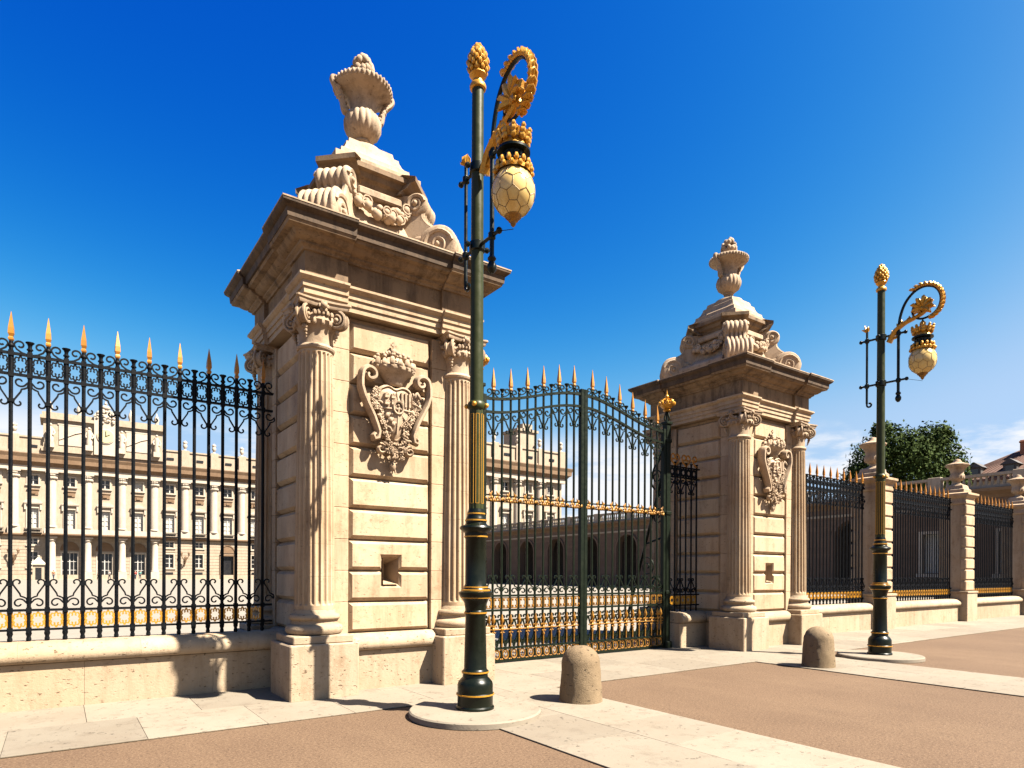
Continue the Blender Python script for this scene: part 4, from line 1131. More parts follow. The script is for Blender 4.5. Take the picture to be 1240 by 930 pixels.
    # flower of big leaves in the eye of the crook
    for q, a in enumerate((0.15, 0.75, 1.35, 1.95, 2.6, 3.3, -0.5)):
        L = (0.19, 0.22, 0.24, 0.22, 0.2, 0.16, 0.14)[q]
        c0 = Vector((0.69, 0, 6.50)); dd = Vector((math.cos(a), 0, math.sin(a)))
        for yy in (-0.05, 0, 0.05):
            lf.tube([c0, c0 + dd * L * 0.45 + Vector((0, yy, 0)), c0 + dd * L * 0.8 + Vector((0, yy * 1.3, 0.01)), c0 + dd * L + Vector((0, yy * 1.7, -0.02))], [0.016, 0.042, 0.034, 0.008], 5)
    lf.ball((0.69, 0, 6.50), (0.055, 0.06, 0.055), 8, 6)
    stem = smoothpath([(0.14, 0, 6.02), (0.24, 0, 6.20), (0.40, 0, 6.31), (0.56, 0, 6.36), (0.70, 0, 6.41), (0.80, 0, 6.50), (0.85, 0, 6.62)], 5)
    lf.tube(stem, [0.050 - 0.030 * i / (len(stem) - 1) for i in range(len(stem))], 6, flat=1.4)
    for i in range(1, 26, 2): leaf(stem[i], 1.2 + 0.5 * math.sin(i), 0.10 - 0.0015 * i, 0.032)
    lf.tube(spiral(0.245, 6.13, 0.075, 0.02, 0.4 * PI, 2.8 * PI, 18), 0.024, 5, flat=1.3)
    leaf((-0.25, 0, 6.32), PI / 2, 0.13, 0.04); leaf((-0.25, 0, 6.32), PI / 2 + 0.6, 0.11, 0.04); leaf((-0.25, 0, 6.32), PI / 2 - 0.6, 0.11, 0.04)
    put('gilded_leaves', lf.mesh('gilded_leaves', 'gold', 50), t)
    # hanging lantern head
    TA = Matrix.Translation((AL, 0, 0))
    h = MB()
    h.lathe([(0.0, 6.20), (0.05, 6.19), (0.075, 6.15), (0.10, 6.12), (0.115, 6.08), (0.13, 6.03), (0.145, 5.99), (0.11, 5.985)], 24, T=TA)
    for i in range(10):
        a = 2 * PI * i / 10
        for dz, rr, w in ((6.07, 0.145, 0.038), (6.115, 0.16, 0.036), (6.155, 0.175, 0.026)):
            h.ball((AL + rr * math.cos(a), rr * math.sin(a), dz), (w, w, w * 1.1), 6, 5)
        h.tube([(AL + 0.14 * math.cos(a + .3), 0.14 * math.sin(a + .3), 6.06), (AL + 0.175 * math.cos(a + .3), 0.175 * math.sin(a + .3), 6.13)], 0.016, 4)
    h.ball((AL, 0, 6.215), 0.055, 8, 6)
    put('crown', h.mesh('crown', 'gold', 45), t)
    nk = MB(); nk.lathe([(0.145, 5.99), (0.175, 5.975), (0.175, 5.95), (0.12, 5.935), (0.115, 5.87), (0.13, 5.85), (0.16, 5.84), (0.16, 5.82), (0.1, 5.80)], 24, T=TA)
    for i in range(12):
        a = 2 * PI * i / 12; nk.ball((AL + 0.12 * math.cos(a), 0.12 * math.sin(a), 5.90), (0.02, 0.02, 0.03), 6, 4)
    put('neck', nk.mesh('neck', 'lamp_black', 40), t)
    co = MB(); co.lathe([(0.15, 5.80), (0.19, 5.77), (0.185, 5.73), (0.14, 5.765)], 28, T=TA)
    for i in range(14):
        a = 2 * PI * i / 14; co.ball((AL + 0.175 * math.cos(a), 0.175 * math.sin(a), 5.82), (0.026, 0.026, 0.04), 6, 5); co.ball((AL + 0.195 * math.cos(a + .2), 0.195 * math.sin(a + .2), 5.755), (0.026, 0.026, 0.03), 6, 5)
    put('coronet', co.mesh('coronet', 'gold', 45), t)
    gm1, net = globe_meshes()
    g1 = put('globe', gm1, t, (AL, 0, 0)); put('globe_net', net, g1)
    tp = MB(); tp.lathe([(0.07, 5.315), (0.088, 5.305), (0.085, 5.29), (0.055, 5.265), (0.05, 5.25), (0.03, 5.235), (0.028, 5.215), (0.012, 5.195), (0.0, 5.185)], 20, T=TA)
    put('bottom_cap', tp.mesh('bottom_cap', 'gold_dim', 40), t)
    w = MB(); w.tube([(AL, 0, 5.17), (0.42, 0, 5.27)], 0.004, 4); put('stay_wire', w.mesh('stay_wire', 'iron', 0), t)
    return t
lamp = make_lamp()
def place_lamp(o, x, y, rz, label):
    o.location = (x, y, 0); o.rotation_euler = (0, 0, rz); tag(o, label, 'street lamp', 'green and gold street lamps')
lamp2 = copy_tree(lamp)
place_lamp(lamp, 3.84, 6.13, R(-90), 'green and gold street lamp before the pier that ends the long low wall')
place_lamp(lamp2, 12.88, 5.96, R(-84), 'green and gold street lamp with globe beside the bollard in front of the fence panels')
for x, y, lab in ((3.84, 6.13, 'round pale stone footing under the lamp before the long wall pier'), (12.88, 5.96, 'round pale stone footing under the lamp beside the fence panels')):
    b = MB(); b.lathe([(0.0, 0.0), (0.74, 0.0), (0.74, 0.055), (0.725, 0.07), (0.0, 0.071)], 64)
    tag(put('lamp_footing', b.mesh('lamp_footing', 'paving', 30), None, (x, y, 0.006)), lab, 'kerb stone', 'round lamp footings')

# ------------------------------------------------------------------ bollards
from mathutils import noise as mnoise
def bollard(x, y, seed, label):
    b = MB(); prof = []
    for i in range(14): prof.append((0.27 - 0.032 * i / 13, 0.0 + 0.47 * i / 13))
    for i in range(1, 12):
        a = PI / 2 * i / 12; prof.append((0.238 * math.cos(a) ** 0.85, 0.47 + 0.225 * math.sin(a)))
    prof.append((0.01, 0.6955))
    b.lathe(prof, 72)
    me = b.mesh('bollard', 'granite', 60)
    for v in me.vertices:
        p = v.co * 5 + Vector((seed, 0, 0)); n = mnoise.fractal(p, 0.9, 2.0, 5)
        d = Vector((v.co.x, v.co.y, max(0, v.co.z - 0.45))); 
        if d.length > 0: v.co += d.normalized() * (0.005 * n + 0.005 * mnoise.noise(v.co * 26))
    tag(put('bollard', me, None, (x, y, 0.008)), label, 'bollard', 'rough granite bollards')
bollard(5.33, 6.03, 1.0, 'rough domed granite bollard before the gate, beside the lamp at the long wall pier')
bollard(10.72, 5.97, 7.0, 'rough domed granite bollard beside the lamp in front of the row of fence panels')

# ------------------------------------------------------------------ palace
def wall_holes(mb, x0, x1, z0, z1, holes, depth, y=0.0):
    xs = sorted({x0, x1, *[h[0] for h in holes], *[h[1] for h in holes]}); zs = sorted({z0, z1, *[h[2] for h in holes], *[h[3] for h in holes]})
    for i in range(len(xs) - 1):
        for j in range(len(zs) - 1):
            cx, cz = (xs[i] + xs[i + 1]) / 2, (zs[j] + zs[j + 1]) / 2
            if any(h[0] < cx < h[1] and h[2] < cz < h[3] for h in holes): continue
            mb.add([(xs[i], y, zs[j]), (xs[i + 1], y, zs[j]), (xs[i + 1], y, zs[j + 1]), (xs[i], y, zs[j + 1])], [(0, 1, 2, 3)])
    for a, b, c, d in holes:
        mb.add([(a, y, c), (b, y, c), (b, y, d), (a, y, d), (a, y + depth, c), (b, y + depth, c), (b, y + depth, d), (a, y + depth, d)], [(0, 1, 5, 4), (1, 2, 6, 5), (2, 3, 7, 6), (3, 0, 4, 7)])
WIN = {}
def window_mesh(w, h, cols, rows, pediment=None, sill=True):
    """frame (surround, mullions) and pane; origin at bottom centre, facing -y, recess 0.45"""
    key = (w, h, cols, rows, pediment)
    if key in WIN: return WIN[key]
    f = MB(); a = w / 2; s = 0.22
    for x0, x1, z0, z1 in ((-a - s, -a, -0.05, h + s), (a, a + s, -0.05, h + s), (-a, a, h, h + s)): f.box(x0, x1, -0.14, 0.1, z0, z1)
    if sill: f.box(-a - s - 0.15, a + s + 0.15, -0.3, 0.05, -0.32, -0.06)
    if pediment:
        zt = h + s + 0.55
        f.box(-a - 0.55, a + 0.55, -0.45, 0.0, zt, zt + 0.16)
        for sd in (-1, 1): f.box(sd * (a + 0.32) - 0.14, sd * (a + 0.32) + 0.14, -0.35, 0, h - 0.3, zt)
        if pediment == 'tri': f.prism([(-a - 0.6, zt + 0.16), (a + 0.6, zt + 0.16), (0, zt + 0.95)], 0, -0.5)
        else:
            f.prism([(-a - 0.6, zt + 0.16)] + [((a + 0.6) * -math.cos(PI * i / 10), zt + 0.2 + 0.78 * math.sin(PI * i / 10)) for i in range(11)] + [(a + 0.6, zt + 0.16)], 0, -0.5)
    fm = f.mesh('window', 'palace_pale', 0)
    m = MB()
    for i in range(cols + 1): x = -a + w * i / cols; ww = 0.07 if i in (0, cols) else (0.09 if cols % 2 == 0 and i == cols // 2 else 0.035); m.box(x - ww, x + ww, 0.33, 0.43, 0, h)
    for j in range(rows + 1): z = h * j / rows; m.box(-a, a, 0.335, 0.425, z - 0.05, z + 0.05)
    mm = m.mesh('mullions', 'white_wood', 0)
    p = MB(); p.box(-a, a, 0.44, 0.48, 0, h)
    WIN[key] = (fm, mm, p.mesh('pane', 'glass_dark', 0), p.mesh('pane', 'blind', 0))
    return WIN[key]
def add_window(t, x, z, w, h, cols, rows, blind=False, pediment=None, mull=True):
    fm, mm, pd, pb = window_mesh(w, h, cols, rows, pediment)
    o = put('window', fm, t, (x, 0, z)); put('pane', pb if blind else pd, o)
    if mull: put('mullions', mm, o)

BAY = 5.65
UBOX = {k: MB().box(0, 1, 0, 1, 0, 1).mesh('stone_course', k, 0) for k in ('palace', 'arcade')}
def palace_facade(name, label, Y, xc_list, xa, xb, portico, depth, group=None, ztop=22.2, attic=None):
    """xc_list: window axes (world X)"""
    t = thing(name, label, 'building', ((xa + xb) / 2, Y, 0), group=group); ox = (xa + xb) / 2
    rnd = random.Random(int(Y))
    holes = []
    for i, xw in enumerate(xc_list):
        x = xw - ox; door = portico and i in portico
        if door: holes.append((x - 1.25, x + 1.25, 0.15, 5.1))
        elif i == 6 and portico: holes.append((x - 1.2, x + 1.2, 0.05, 5.0))
        else: holes += [(x - 0.72, x + 0.72, 2.4, 5.2), (x - 0.72, x + 0.72, 6.6, 7.75)]
        holes += [(x - 0.85, x + 0.85, 9.75, 13.4), (x - 0.8, x + 0.8, 17.9, 19.6)]
    wm = MB(); wall_holes(wm, xa - ox, xb - ox, 0, 24.2, holes, 0.5)
    wm.box(xa - ox, xb - ox, 0.55, depth, 0, 23.9)
    put('wall', wm.mesh('wall', 'palace', 0), t)
    # rusticated ground storey courses
    for j in range(12):
        r = MB(); z = 0.35 + j * 0.66
        segs = []; cur = xa - ox
        for h in sorted([h for h in holes if h[2] < z + 0.62 and h[3] > z]):
            if h[0] - 0.25 > cur: segs.append((cur, h[0] - 0.25))
            cur = h[1] + 0.25
        segs.append((cur, xb - ox))
        for a, b_ in segs: put('stone_course', UBOX['palace'], t, (a, -0.09, z), scale=(b_ - a, 0.11, 0.60))
    sc_ = MB(); sc_.box(xa - ox - 0.3, xb - ox + 0.3, -0.75, 0.1, 8.35, 8.62); sc_.box(xa - ox - 0.2, xb - ox + 0.2, -0.45, 0.1, 8.1, 8.35)
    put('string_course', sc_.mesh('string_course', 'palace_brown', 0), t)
    bs = MB(); bs.box(xa - ox - 0.1, xb - ox + 0.1, -0.2, 0.05, 0, 0.9); put('base_course', bs.mesh('base_course', 'palace', 0), t)
    # giant order pilasters between the windows
    pil = MB(); pil.box(-0.95, 0.95, -0.55, 0.05, 8.62, 9.9)
    pil.lathe([(0.85, 9.9), (0.85, 10.1), (0.75, 10.2), (0.72, 18.4), (0.65, 19.0)], 16)
    for q in range(10):
        a = PI + PI * (q + 0.5) / 10; pil.ball((0.82 * math.cos(a), 0.82 * math.sin(a), 19.3), (0.16, 0.16, 0.3), 6, 4); pil.ball((0.92 * math.cos(a), 0.92 * math.sin(a), 19.85), (0.16, 0.16, 0.2), 6, 4)
    pil.lathe([(0.66, 19.0), (0.70, 19.5), (0.95, 20.1), (0.5, 20.1)], 16); pil.box(-1.0, 1.0, -1.0, 0.05, 20.1, 20.35)
    pm = pil.mesh('half_column', 'palace_pale', 40)
    axes = sorted(xc_list)
    pils = [axes[0] - BAY / 2] + [(a + b_) / 2 for a, b_ in zip(axes, axes[1:])] + [axes[-1] + BAY / 2]
    for x in pils:
        if xa + 0.5 < x < xb - 0.5: put('half_column', pm, t, (x - ox, 0, 0))
    en = MB(); en.box(xa - ox - 0.4, xb - ox + 0.4, -0.9, 0.1, 20.35, 20.8); en.box(xa - ox - 0.4, xb - ox + 0.4, -0.8, 0.1, 20.8, 21.2)
    put('entablature', en.mesh('entablature', 'palace_pale', 0), t)
    cn = MB()
    L0, L1 = xa - ox, xb - ox
    cn.loft([[(L0 - o_, -o_, z), (L1 + o_, -o_, z), (L1 + o_, 0.2, z), (L0 - o_, 0.2, z)] for o_, z in ((0.8, 21.2), (0.95, 21.5), (1.2, 21.8), (1.5, 21.95), (1.55, 22.7), (1.8, 23.3), (1.8, 23.45), (0.6, 23.6))])
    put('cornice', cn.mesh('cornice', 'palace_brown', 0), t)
    pp = MB(); pp.box(L0, L1, -0.45, 0.25, 23.4, 26.5); pp.box(L0 - 0.15, L1 + 0.15, -0.65, 0.4, 26.5, 26.8); pp.box(L0 - 0.1, L1 + 0.1, -0.6, 0.3, 23.4, 24.0)
    put('parapet', pp.mesh('parapet', 'palace', 0), t)
    vt = MB(); vt.box(-0.65, 0.65, -0.12, 0.0, 0, 0.45); vtm = vt.mesh('vent', 'glass_dark', 0)
    pv = MB(); pv.cbox(-0.75, 0.75, -0.75, 0.5, 23.4, 27.0, 0.04); pvm = pv.mesh('parapet_pier', 'palace', 0)
    ur = MB(); ur.lathe([(0, 27.0), (0.35, 27.0), (0.3, 27.2), (0.15, 27.4), (0.35, 27.7), (0.45, 28.1), (0.3, 28.4), (0.45, 28.7), (0.42, 28.85), (0.2, 29.0), (0, 29.2)], 14)
    urm = ur.mesh('parapet_urn', 'palace_pale', 45)
    for x in pils:
        if xa < x < xb:
            if attic and attic[0] - 1 < x < attic[1] + 1: continue
            o = put('parapet_pier', pvm, t, (x - ox, 0, 0)); put('parapet_urn', urm, o)
    kinds = ['tri', 'seg', 'tri', 'seg', 'tri', 'tri', 'seg', 'tri', 'tri']
    lun = MB()
    lun.prism([(-1.35, 5.55)] + [(1.35 * -math.cos(PI * i / 12), 5.6 + 1.5 * math.sin(PI * i / 12)) for i in range(13)] + [(1.35, 5.55)], -0.1, 0.02)
    lun.tube([(1.45 * -math.cos(PI * i / 12), -0.12, 5.6 + 1.6 * math.sin(PI * i / 12)) for i in range(13)], 0.13, 4)
    lunm = lun.mesh('lunette', 'palace_brown', 0)
    pn = MB(); pn.box(-0.8, 0.8, -0.16, 0.0, 0, 0.9); pn.box(-0.95, 0.95, -0.28, 0.0, 0.9, 1.05); pn.box(-0.35, 0.35, -0.3, 0, 0.2, 0.7)
    pnm = pn.mesh('relief_panel', 'palace_brown', 0)
    bl = MB(); bl.box(-1.35, 1.35, -0.95, 0.0, 8.62, 8.8); bl.box(-1.35, 1.35, -0.95, -0.88, 9.5, 9.6)
    for i in range(14): bl.box(-1.32 + 0.2 * i, -1.28 + 0.2 * i, -0.94, -0.9, 8.8, 9.5)
    blm = bl.mesh('balcony', 'iron', 0)
    for i, xw in enumerate(xc_list):
        x = xw - ox; door = portico and i in portico
        if door:
            add_window(t, x, 0.15, 2.5, 4.95, 4, 3); put('lunette', lunm, t, (x, 0, 0))
        elif i == 6 and portico:
            fm = MB(); fm.box(-1.2, 1.2, 0.4, 0.45, 0, 4.95); put('doorway', fm.mesh('doorway', 'glass_dark', 0), t, (x, 0, 0.05))
            ds = MB(); ds.box(-1.65, -1.2, -0.25, 0.05, 0, 5.2); ds.box(1.2, 1.65, -0.25, 0.05, 0, 5.2); ds.box(-1.65, 1.65, -0.25, 0.05, 5.0, 5.4)
            put('door_surround', ds.mesh('door_surround', 'palace_brown', 0), t, (x, 0, 0)); put('lunette', lunm, t, (x, -0.02, 0.1))
        else:
            add_window(t, x, 2.4, 1.44, 2.8, 2, 3); add_window(t, x, 6.6, 1.44, 1.15, 2, 2)
            put('vent', vtm, t, (x, -0.12, 1.0))
        add_window(t, x, 9.75, 1.7, 3.65, 2, 4, blind=True, pediment=kinds[i % len(kinds)])
        put('relief_panel', pnm, t, (x, 0, 15.9))
        put('balcony', blm, t, (x, 0, 0))
        add_window(t, x, 17.9, 1.6, 1.7, 2, 2, blind=(i % 5 == 4))
        put('vent', vtm, t, (x, -0.46, 24.75))
    return t, ox
XC = [-9.55, -3.9, 1.8, 7.5, 13.2, 18.9, 24.5, 30.15, 35.8, 41.4]
# order so that index 6 is the dark gateway at X=30.1
XC = [-9.55, -3.9, 1.8, 7.5, 13.2, 18.9, 24.5, 30.15, 35.8, 41.4]
order = [0, 1, 2, 3, 4, 5, 7, 6, 8, 9]
pal, pox = palace_facade('palace_building', 'long pale limestone palace facade with clock attic behind the spiked fence', 150.0, [XC[i] for i in order], -26, 50, (2, 3, 4), 30, attic=(-2.2, 17.2))
# portico columns under the balcony
pc = MB()
pc.box(-0.75, 0.75, -2.2, -0.7, 0, 1.5)
pc.lathe([(0.7, 1.5), (0.7, 1.75), (0.58, 1.9), (0.58, 6.6), (0.5, 7.3), (0.72, 7.4), (0.72, 7.55), (0.55, 7.6), (0.8, 7.85)], 18, T=Matrix.Translation((0, -1.45, 0)))
pc.box(-0.85, 0.85, -2.3, -0.6, 7.85, 8.1)
pcm = pc.mesh('portico_column', 'palace_pale', 40)
for x in (-1.0, 4.65, 10.35, 16.05): put('portico_column', pcm, pal, (x - pox, 0, 0))
b = MB(); b.box(-2.2 - pox, 17.25 - pox, -2.4, 0, 8.1, 8.65); b.box(-2.4 - pox, 17.45 - pox, -2.7, 0, 8.4, 8.62)
put('balcony_slab', b.mesh('balcony_slab', 'palace_brown', 0), pal)
b = MB(); b.box(-2.2 - pox, 17.25 - pox, -2.45, -2.25, 8.65, 9.6); put('balcony_parapet', b.mesh('balcony_parapet', 'palace_pale', 0), pal)
# attic storey with the clock
b = MB(); b.box(-2.4 - pox, 17.4 - pox, -0.8, 6, 24.2, 30.3); put('attic', b.mesh('attic', 'palace', 0), pal)
b = MB(); b.box(-2.9 - pox, 17.9 - pox, -1.4, 6.4, 30.3, 30.9); b.box(-2.6 - pox, 17.6 - pox, -1.0, 6.2, 30.9, 31.6); b.box(-2.7 - pox, 17.7 - pox, -1.1, -0.6, 24.2, 25.0)
put('attic_cornice', b.mesh('attic_cornice', 'palace', 0), pal)
b = MB(); b.box(-2.0, 2.0, -0.12, 0.0, 25.6, 29.4); b.box(-2.2, 2.2, -0.16, 0, 29.4, 29.7); b.tube([(-1.9, -0.18, 26.6), (-0.6, -0.22, 27.3), (0.6, -0.22, 28.0), (1.9, -0.18, 28.4)], 0.1, 5)
apm = b.mesh('relief_panel', 'palace_pale', 0)
for x in (2.0, 13.0): put('relief_panel', apm, pal, (x - pox, -0.8, 0))
st_ = MB()
st_.box(-0.6, 0.6, -1.0, 0.1, 24.9, 25.9)
st_.lathe([(0.5, 25.9), (0.55, 26.6), (0.42, 27.4), (0.5, 28.1), (0.42, 28.7), (0.15, 28.85), (0.15, 28.95)], 10, T=Matrix.Translation((0, -0.5, 0))); st_.ball((0, -0.5, 29.2), 0.27, 8, 6)
st_.tube([(0.4, -0.55, 28.4), (0.7, -0.7, 27.7), (0.4, -0.9, 27.2)], 0.16, 6); st_.tube([(-0.4, -0.55, 28.4), (-0.65, -0.7, 27.8), (-0.5, -0.9, 27.3)], 0.16, 6)
stm = st_.mesh('niche_statue', 'palace_pale', 50)
for x in (-1.3, 4.8, 10.2, 16.3): put('niche_statue', stm, pal, (x - pox, -0.85, 0))
b = MB(); b.box(-1.9, 1.9, -0.6, 0, 24.3, 31.8); b.lathe([(1.3, 0), (1.5, 0.05), (1.5, 0.25), (1.3, 0.3)], 32, T=Matrix.Translation((0, -0.5, 28.0)) @ Matrix.Rotation(PI / 2, 4, 'X'))
b.prism([(-2.1, 31.8), (2.1, 31.8), (1.4, 32.8), (0.6, 33.3), (-0.6, 33.3), (-1.4, 32.8)], 0, -0.7)
rr = random.Random(2)
for i in range(30): b.ball((rr.uniform(-1.5, 1.5), -0.7, rr.uniform(30.2, 33.0)), rr.uniform(0.18, 0.36), 7, 5)
b.ball((0, -0.5, 33.6), (0.8, 0.6, 0.5), 10, 6); b.ball((0, -0.5, 34.4), 0.28, 8, 6); b.box(-0.06, 0.06, -0.55, -0.45, 34.5, 35.3)
put('clock_surround', b.mesh('clock_surround', 'palace_pale', 45), pal, (7.5 - pox, -0.8, 0))
b = MB(); b.lathe([(0, 0), (1.28, 0), (1.28, 0.06), (0, 0.06)], 32, T=Matrix.Translation((7.5 - pox, -1.6, 28.0)) @ Matrix.Rotation(PI / 2, 4, 'X'))
ck = put('clock_face', b.mesh('clock_face', 'clock', 30), pal)
b = MB(); b.box(-0.06, 0.06, -1.74, -1.68, 27.9, 29.0, T=Matrix.Translation((7.5 - pox, 0, 0))); b.tube([(7.5 - pox - 0.1, -1.71, 27.95), (7.5 - pox + 0.65, -1.71, 28.35)], 0.06, 4)
put('clock_hands', b.mesh('clock_hands', 'iron', 0), ck)
fn_ = MB(); fn_.lathe([(0, 31.6), (0.35, 31.6), (0.3, 32.0), (0.5, 32.6), (0.35, 33.2), (0.15, 33.6), (0.0, 34.2)], 12); fnm = fn_.mesh('finial', 'palace_pale', 45)
for x in (-1.4, 3.2, 11.8, 16.4): put('finial', fnm, pal, (x - pox, -0.3, 0))
# second palace block, seen through the gate
wing, wox = palace_facade('palace_wing', 'pale palace wing with dark upper windows seen through the gate', 104.0, [55.0, 60.65, 66.3, 71.95, 77.6, 83.2], 50, 86.3, None, 26)
b = MB(); b.box(-2.4, 2.4, 1, 6, 26.5, 30.4); b.box(-2.7, 2.7, 0.7, 6.3, 30.4, 30.9); b.box(-1.2, 1.2, 0.9, 3, 30.9, 32.0)
put('roof_turret', b.mesh('roof_turret', 'palace', 0), wing, (78.0 - wox, 0, 0))

# arcade wing running towards the gate along the right side of the plaza
ax = thing('arcade_wing', 'long shaded stone arcade with dark arches and roof balustrade behind the gate and fence', 'building', (55, 50, 0))
Y0_, Y1_ = 12.5, 103.4
archY = [27.6 + 6.62 * k for k in range(11)]
winY = [21.6, 16.6]
FX = Matrix.Translation((0, 0, 0)) @ Matrix.Rotation(-PI / 2, 4, 'Z')     # local x' -> -y ; front (-y') -> -x
def ap(name, mb_, mat, sm=0): return put(name, mb_.mesh(name, mat, sm), ax)
wm = MB(); AW, AS, AH = 1.65, 4.6, 6.25
holes = [(-(y - 50) - AW, -(y - 50) + AW, 0.0, AH) for y in archY] + [(-(y - 50) - 0.7, -(y - 50) + 0.7, 1.75, 4.75) for y in winY]
tmp = MB(); wall_holes(tmp, -(Y1_ - 50), -(Y0_ - 50), 0, 7.6, holes, 0.8)
for y in archY:         # spandrels close the square heads into round ones
    x = -(y - 50)
    for sd in (-1, 1):
        arc = [(x + sd * AW * math.cos(PI / 2 * i / 8), AS + AW * math.sin(PI / 2 * i / 8)) for i in range(9)]
        tmp.prism([(x + sd * AW, AH)] + arc if sd > 0 else [(x + sd * AW, AH)] + arc, 0.8, 0.001)
bk = MB(); bk.box(-(Y1_ - 50), -(Y0_ - 50), 5.6, 9, 0, 7.5); bk.box(-(Y1_ - 50), -(Y0_ - 50), 0.8, 5.5, 7.2, 7.6); bk.box(-(Y1_ - 50), -(Y0_ - 50), 0.8, 5.5, 0.0, 0.05)
b = MB(); b.add(bk.v, bk.f, FX); ap('passage', b, 'passage_shade')
tmp.box(-(Y0_ - 50) - 0.05, -(Y0_ - 50), 0.8, 6, 0, 7.5)
b = MB(); b.add(tmp.v, tmp.f, FX); ap('wall', b, 'arcade')
def acourse(a, b_, z): put('stone_course', UBOX['arcade'], ax, (-0.05, -a, z), -PI / 2, (b_ - a, 0.07, 0.44))
for j in range(15):
    z = 0.1 + 0.48 * j
    cur = -(Y1_ - 50); hs_ = sorted(holes)
    for h in hs_:
        if h[2] < z + 0.44 and h[3] > z:
            hw = (h[1] - h[0]) / 2; mid = (h[0] + h[1]) / 2
            e = hw + 0.3
            if h[1] - h[0] > 2:
                if z + 0.44 > AS: e = math.sqrt(max(0.0, (AW + 0.3) ** 2 - max(0, z - AS) ** 2))
            acourse(cur, mid - e, z); cur = mid + e
    acourse(cur, -(Y0_ - 50), z)
for y in archY:
    a = MB(); x = -(y - 50)
    a.tube([(x - AW - .12, -0.06, 0.1), (x - AW - .12, -0.06, AS)] + [(x - (AW + .12) * math.cos(PI * i / 14), -0.06, AS + (AW + .12) * math.sin(PI * i / 14)) for i in range(1, 14)] + [(x + AW + .12, -0.06, AS), (x + AW + .12, -0.06, 0.1)], 0.16, 4)
    b = MB(); b.add(a.v, a.f, FX); ap('arch_moulding', b, 'arcade')
im = MB(); im.box(-(Y1_ - 50), -(Y0_ - 50), -0.12, 0.0, 6.55, 6.75); b = MB(); b.add(im.v, im.f, FX); ap('string_course', b, 'palace')
cn = MB(); L0, L1 = -(Y1_ - 50), -(Y0_ - 50)
cn.loft([[(L0, -o_, z), (L1, -o_, z), (L1, 0.3, z), (L0, 0.3, z)] for o_, z in ((0.1, 7.2), (0.25, 7.4), (0.5, 7.55), (0.7, 7.65), (0.75, 7.85), (0.2, 7.95))])
b = MB(); b.add(cn.v, cn.f, FX); ap('cornice', b, 'palace_brown')
rl = MB(); rl.box(L0, L1, -0.25, 0.25, 7.9, 8.12); rl.box(L0, L1, -0.25, 0.25, 8.78, 8.98)
b = MB(); b.add(rl.v, rl.f, FX); ap('balustrade_rail', b, 'palace')
prm = MB().cbox(-0.3, 0.3, -0.45, 0.45, 7.9, 9.05, 0.03).mesh('balustrade_pier', 'palace', 0); x = L0 + 1
while x < L1: put('balustrade_pier', prm, ax, (0, -x, 0)); x += 5.4
bl = MB(); x = L0
while x < L1: bl.lathe([(0.09, 8.1), (0.13, 8.3), (0.07, 8.6), (0.1, 8.8)], 6, T=Matrix.Translation((x, 0, 0))); x += 0.36
b = MB(); b.add(bl.v, bl.f, FX); stuff(ap('balusters', b, 'palace', 40))
for y in winY:
    fm, mm, pd, pb = window_mesh(1.4, 3.0, 2, 4, None)
    o = put('window', fm, ax, (0, y - 50, 1.75), -PI / 2); put('pane', pb, o); put('mullions', mm, o)

# ------------------------------------------------------------------ house and tree beyond the arcade
hx_, hy_ = 116.4, 33.0
hs2 = thing('house', 'house with red brown tiled roof and brick chimney beyond the arcade', 'house', (hx_ + 1.2, hy_ - 0.8, -0.6))
b = MB(); b.box(-8, 12, -9, 9, 0, 15.8); put('wall', b.mesh('wall', 'palace', 0), hs2)
b = MB(); b.loft([[(-8.8, -9.8, 15.8), (12.8, -9.8, 15.8), (12.8, 9.8, 15.8), (-8.8, 9.8, 15.8)], [(-8.8, -9.8, 16.1), (12.8, -9.8, 16.1), (12.8, 9.8, 16.1), (-8.8, 9.8, 16.1)], [(-0.5, -0.8, 21.2), (6, -0.8, 21.2), (6, 0.8, 21.2), (-0.5, 0.8, 21.2)]])
rf = put('roof', b.mesh('roof', 'roof', 0), hs2)
b = MB()
for i in range(26):       # tile ridges of the slope facing the plaza
    y = -9.4 + 18.8 * i / 25; t_ = 1 - 0.92 * 0; yy = y * 0.085
    b.tube([(-8.75, y, 16.15), (-0.55, yy, 21.25)], 0.09, 4)
put('tile_ridge', b.mesh('tile_ridge', 'roof', 0), rf)
for cy_, cx_ in ((0.9, -2.2), (-5.5, 2.5)):
    b = MB(); b.cbox(-0.6, 0.6, -0.55, 0.55, 18.2, 22.0, 0.05); b.cbox(-0.7, 0.7, -0.65, 0.65, 21.6, 21.85, 0.05)
    put('chimney', b.mesh('chimney', 'brick', 0), rf, (cx_, cy_, 0))
for cy_ in (5.5, 1.2, -3.0):
    b = MB(); b.box(-0.2, 1.8, -0.8, 0.8, 16.6, 18.0); b.loft([[(-0.5, -1.1, 18.0), (2.6, -1.1, 18.0), (2.6, 1.1, 18.0), (-0.5, 1.1, 18.0)], [(-0.5, -0.05, 18.8), (2.6, -0.05, 18.8), (2.6, 0.05, 18.8), (-0.5, 0.05, 18.8)]])
    d_ = put('dormer', b.mesh('dormer', 'slate', 0), rf, (-7.4, cy_, 0))
    b = MB(); b.box(-0.24, -0.2, -0.5, 0.5, 16.8, 17.8); put('pane', b.mesh('pane', 'glass_dark', 0), d_)

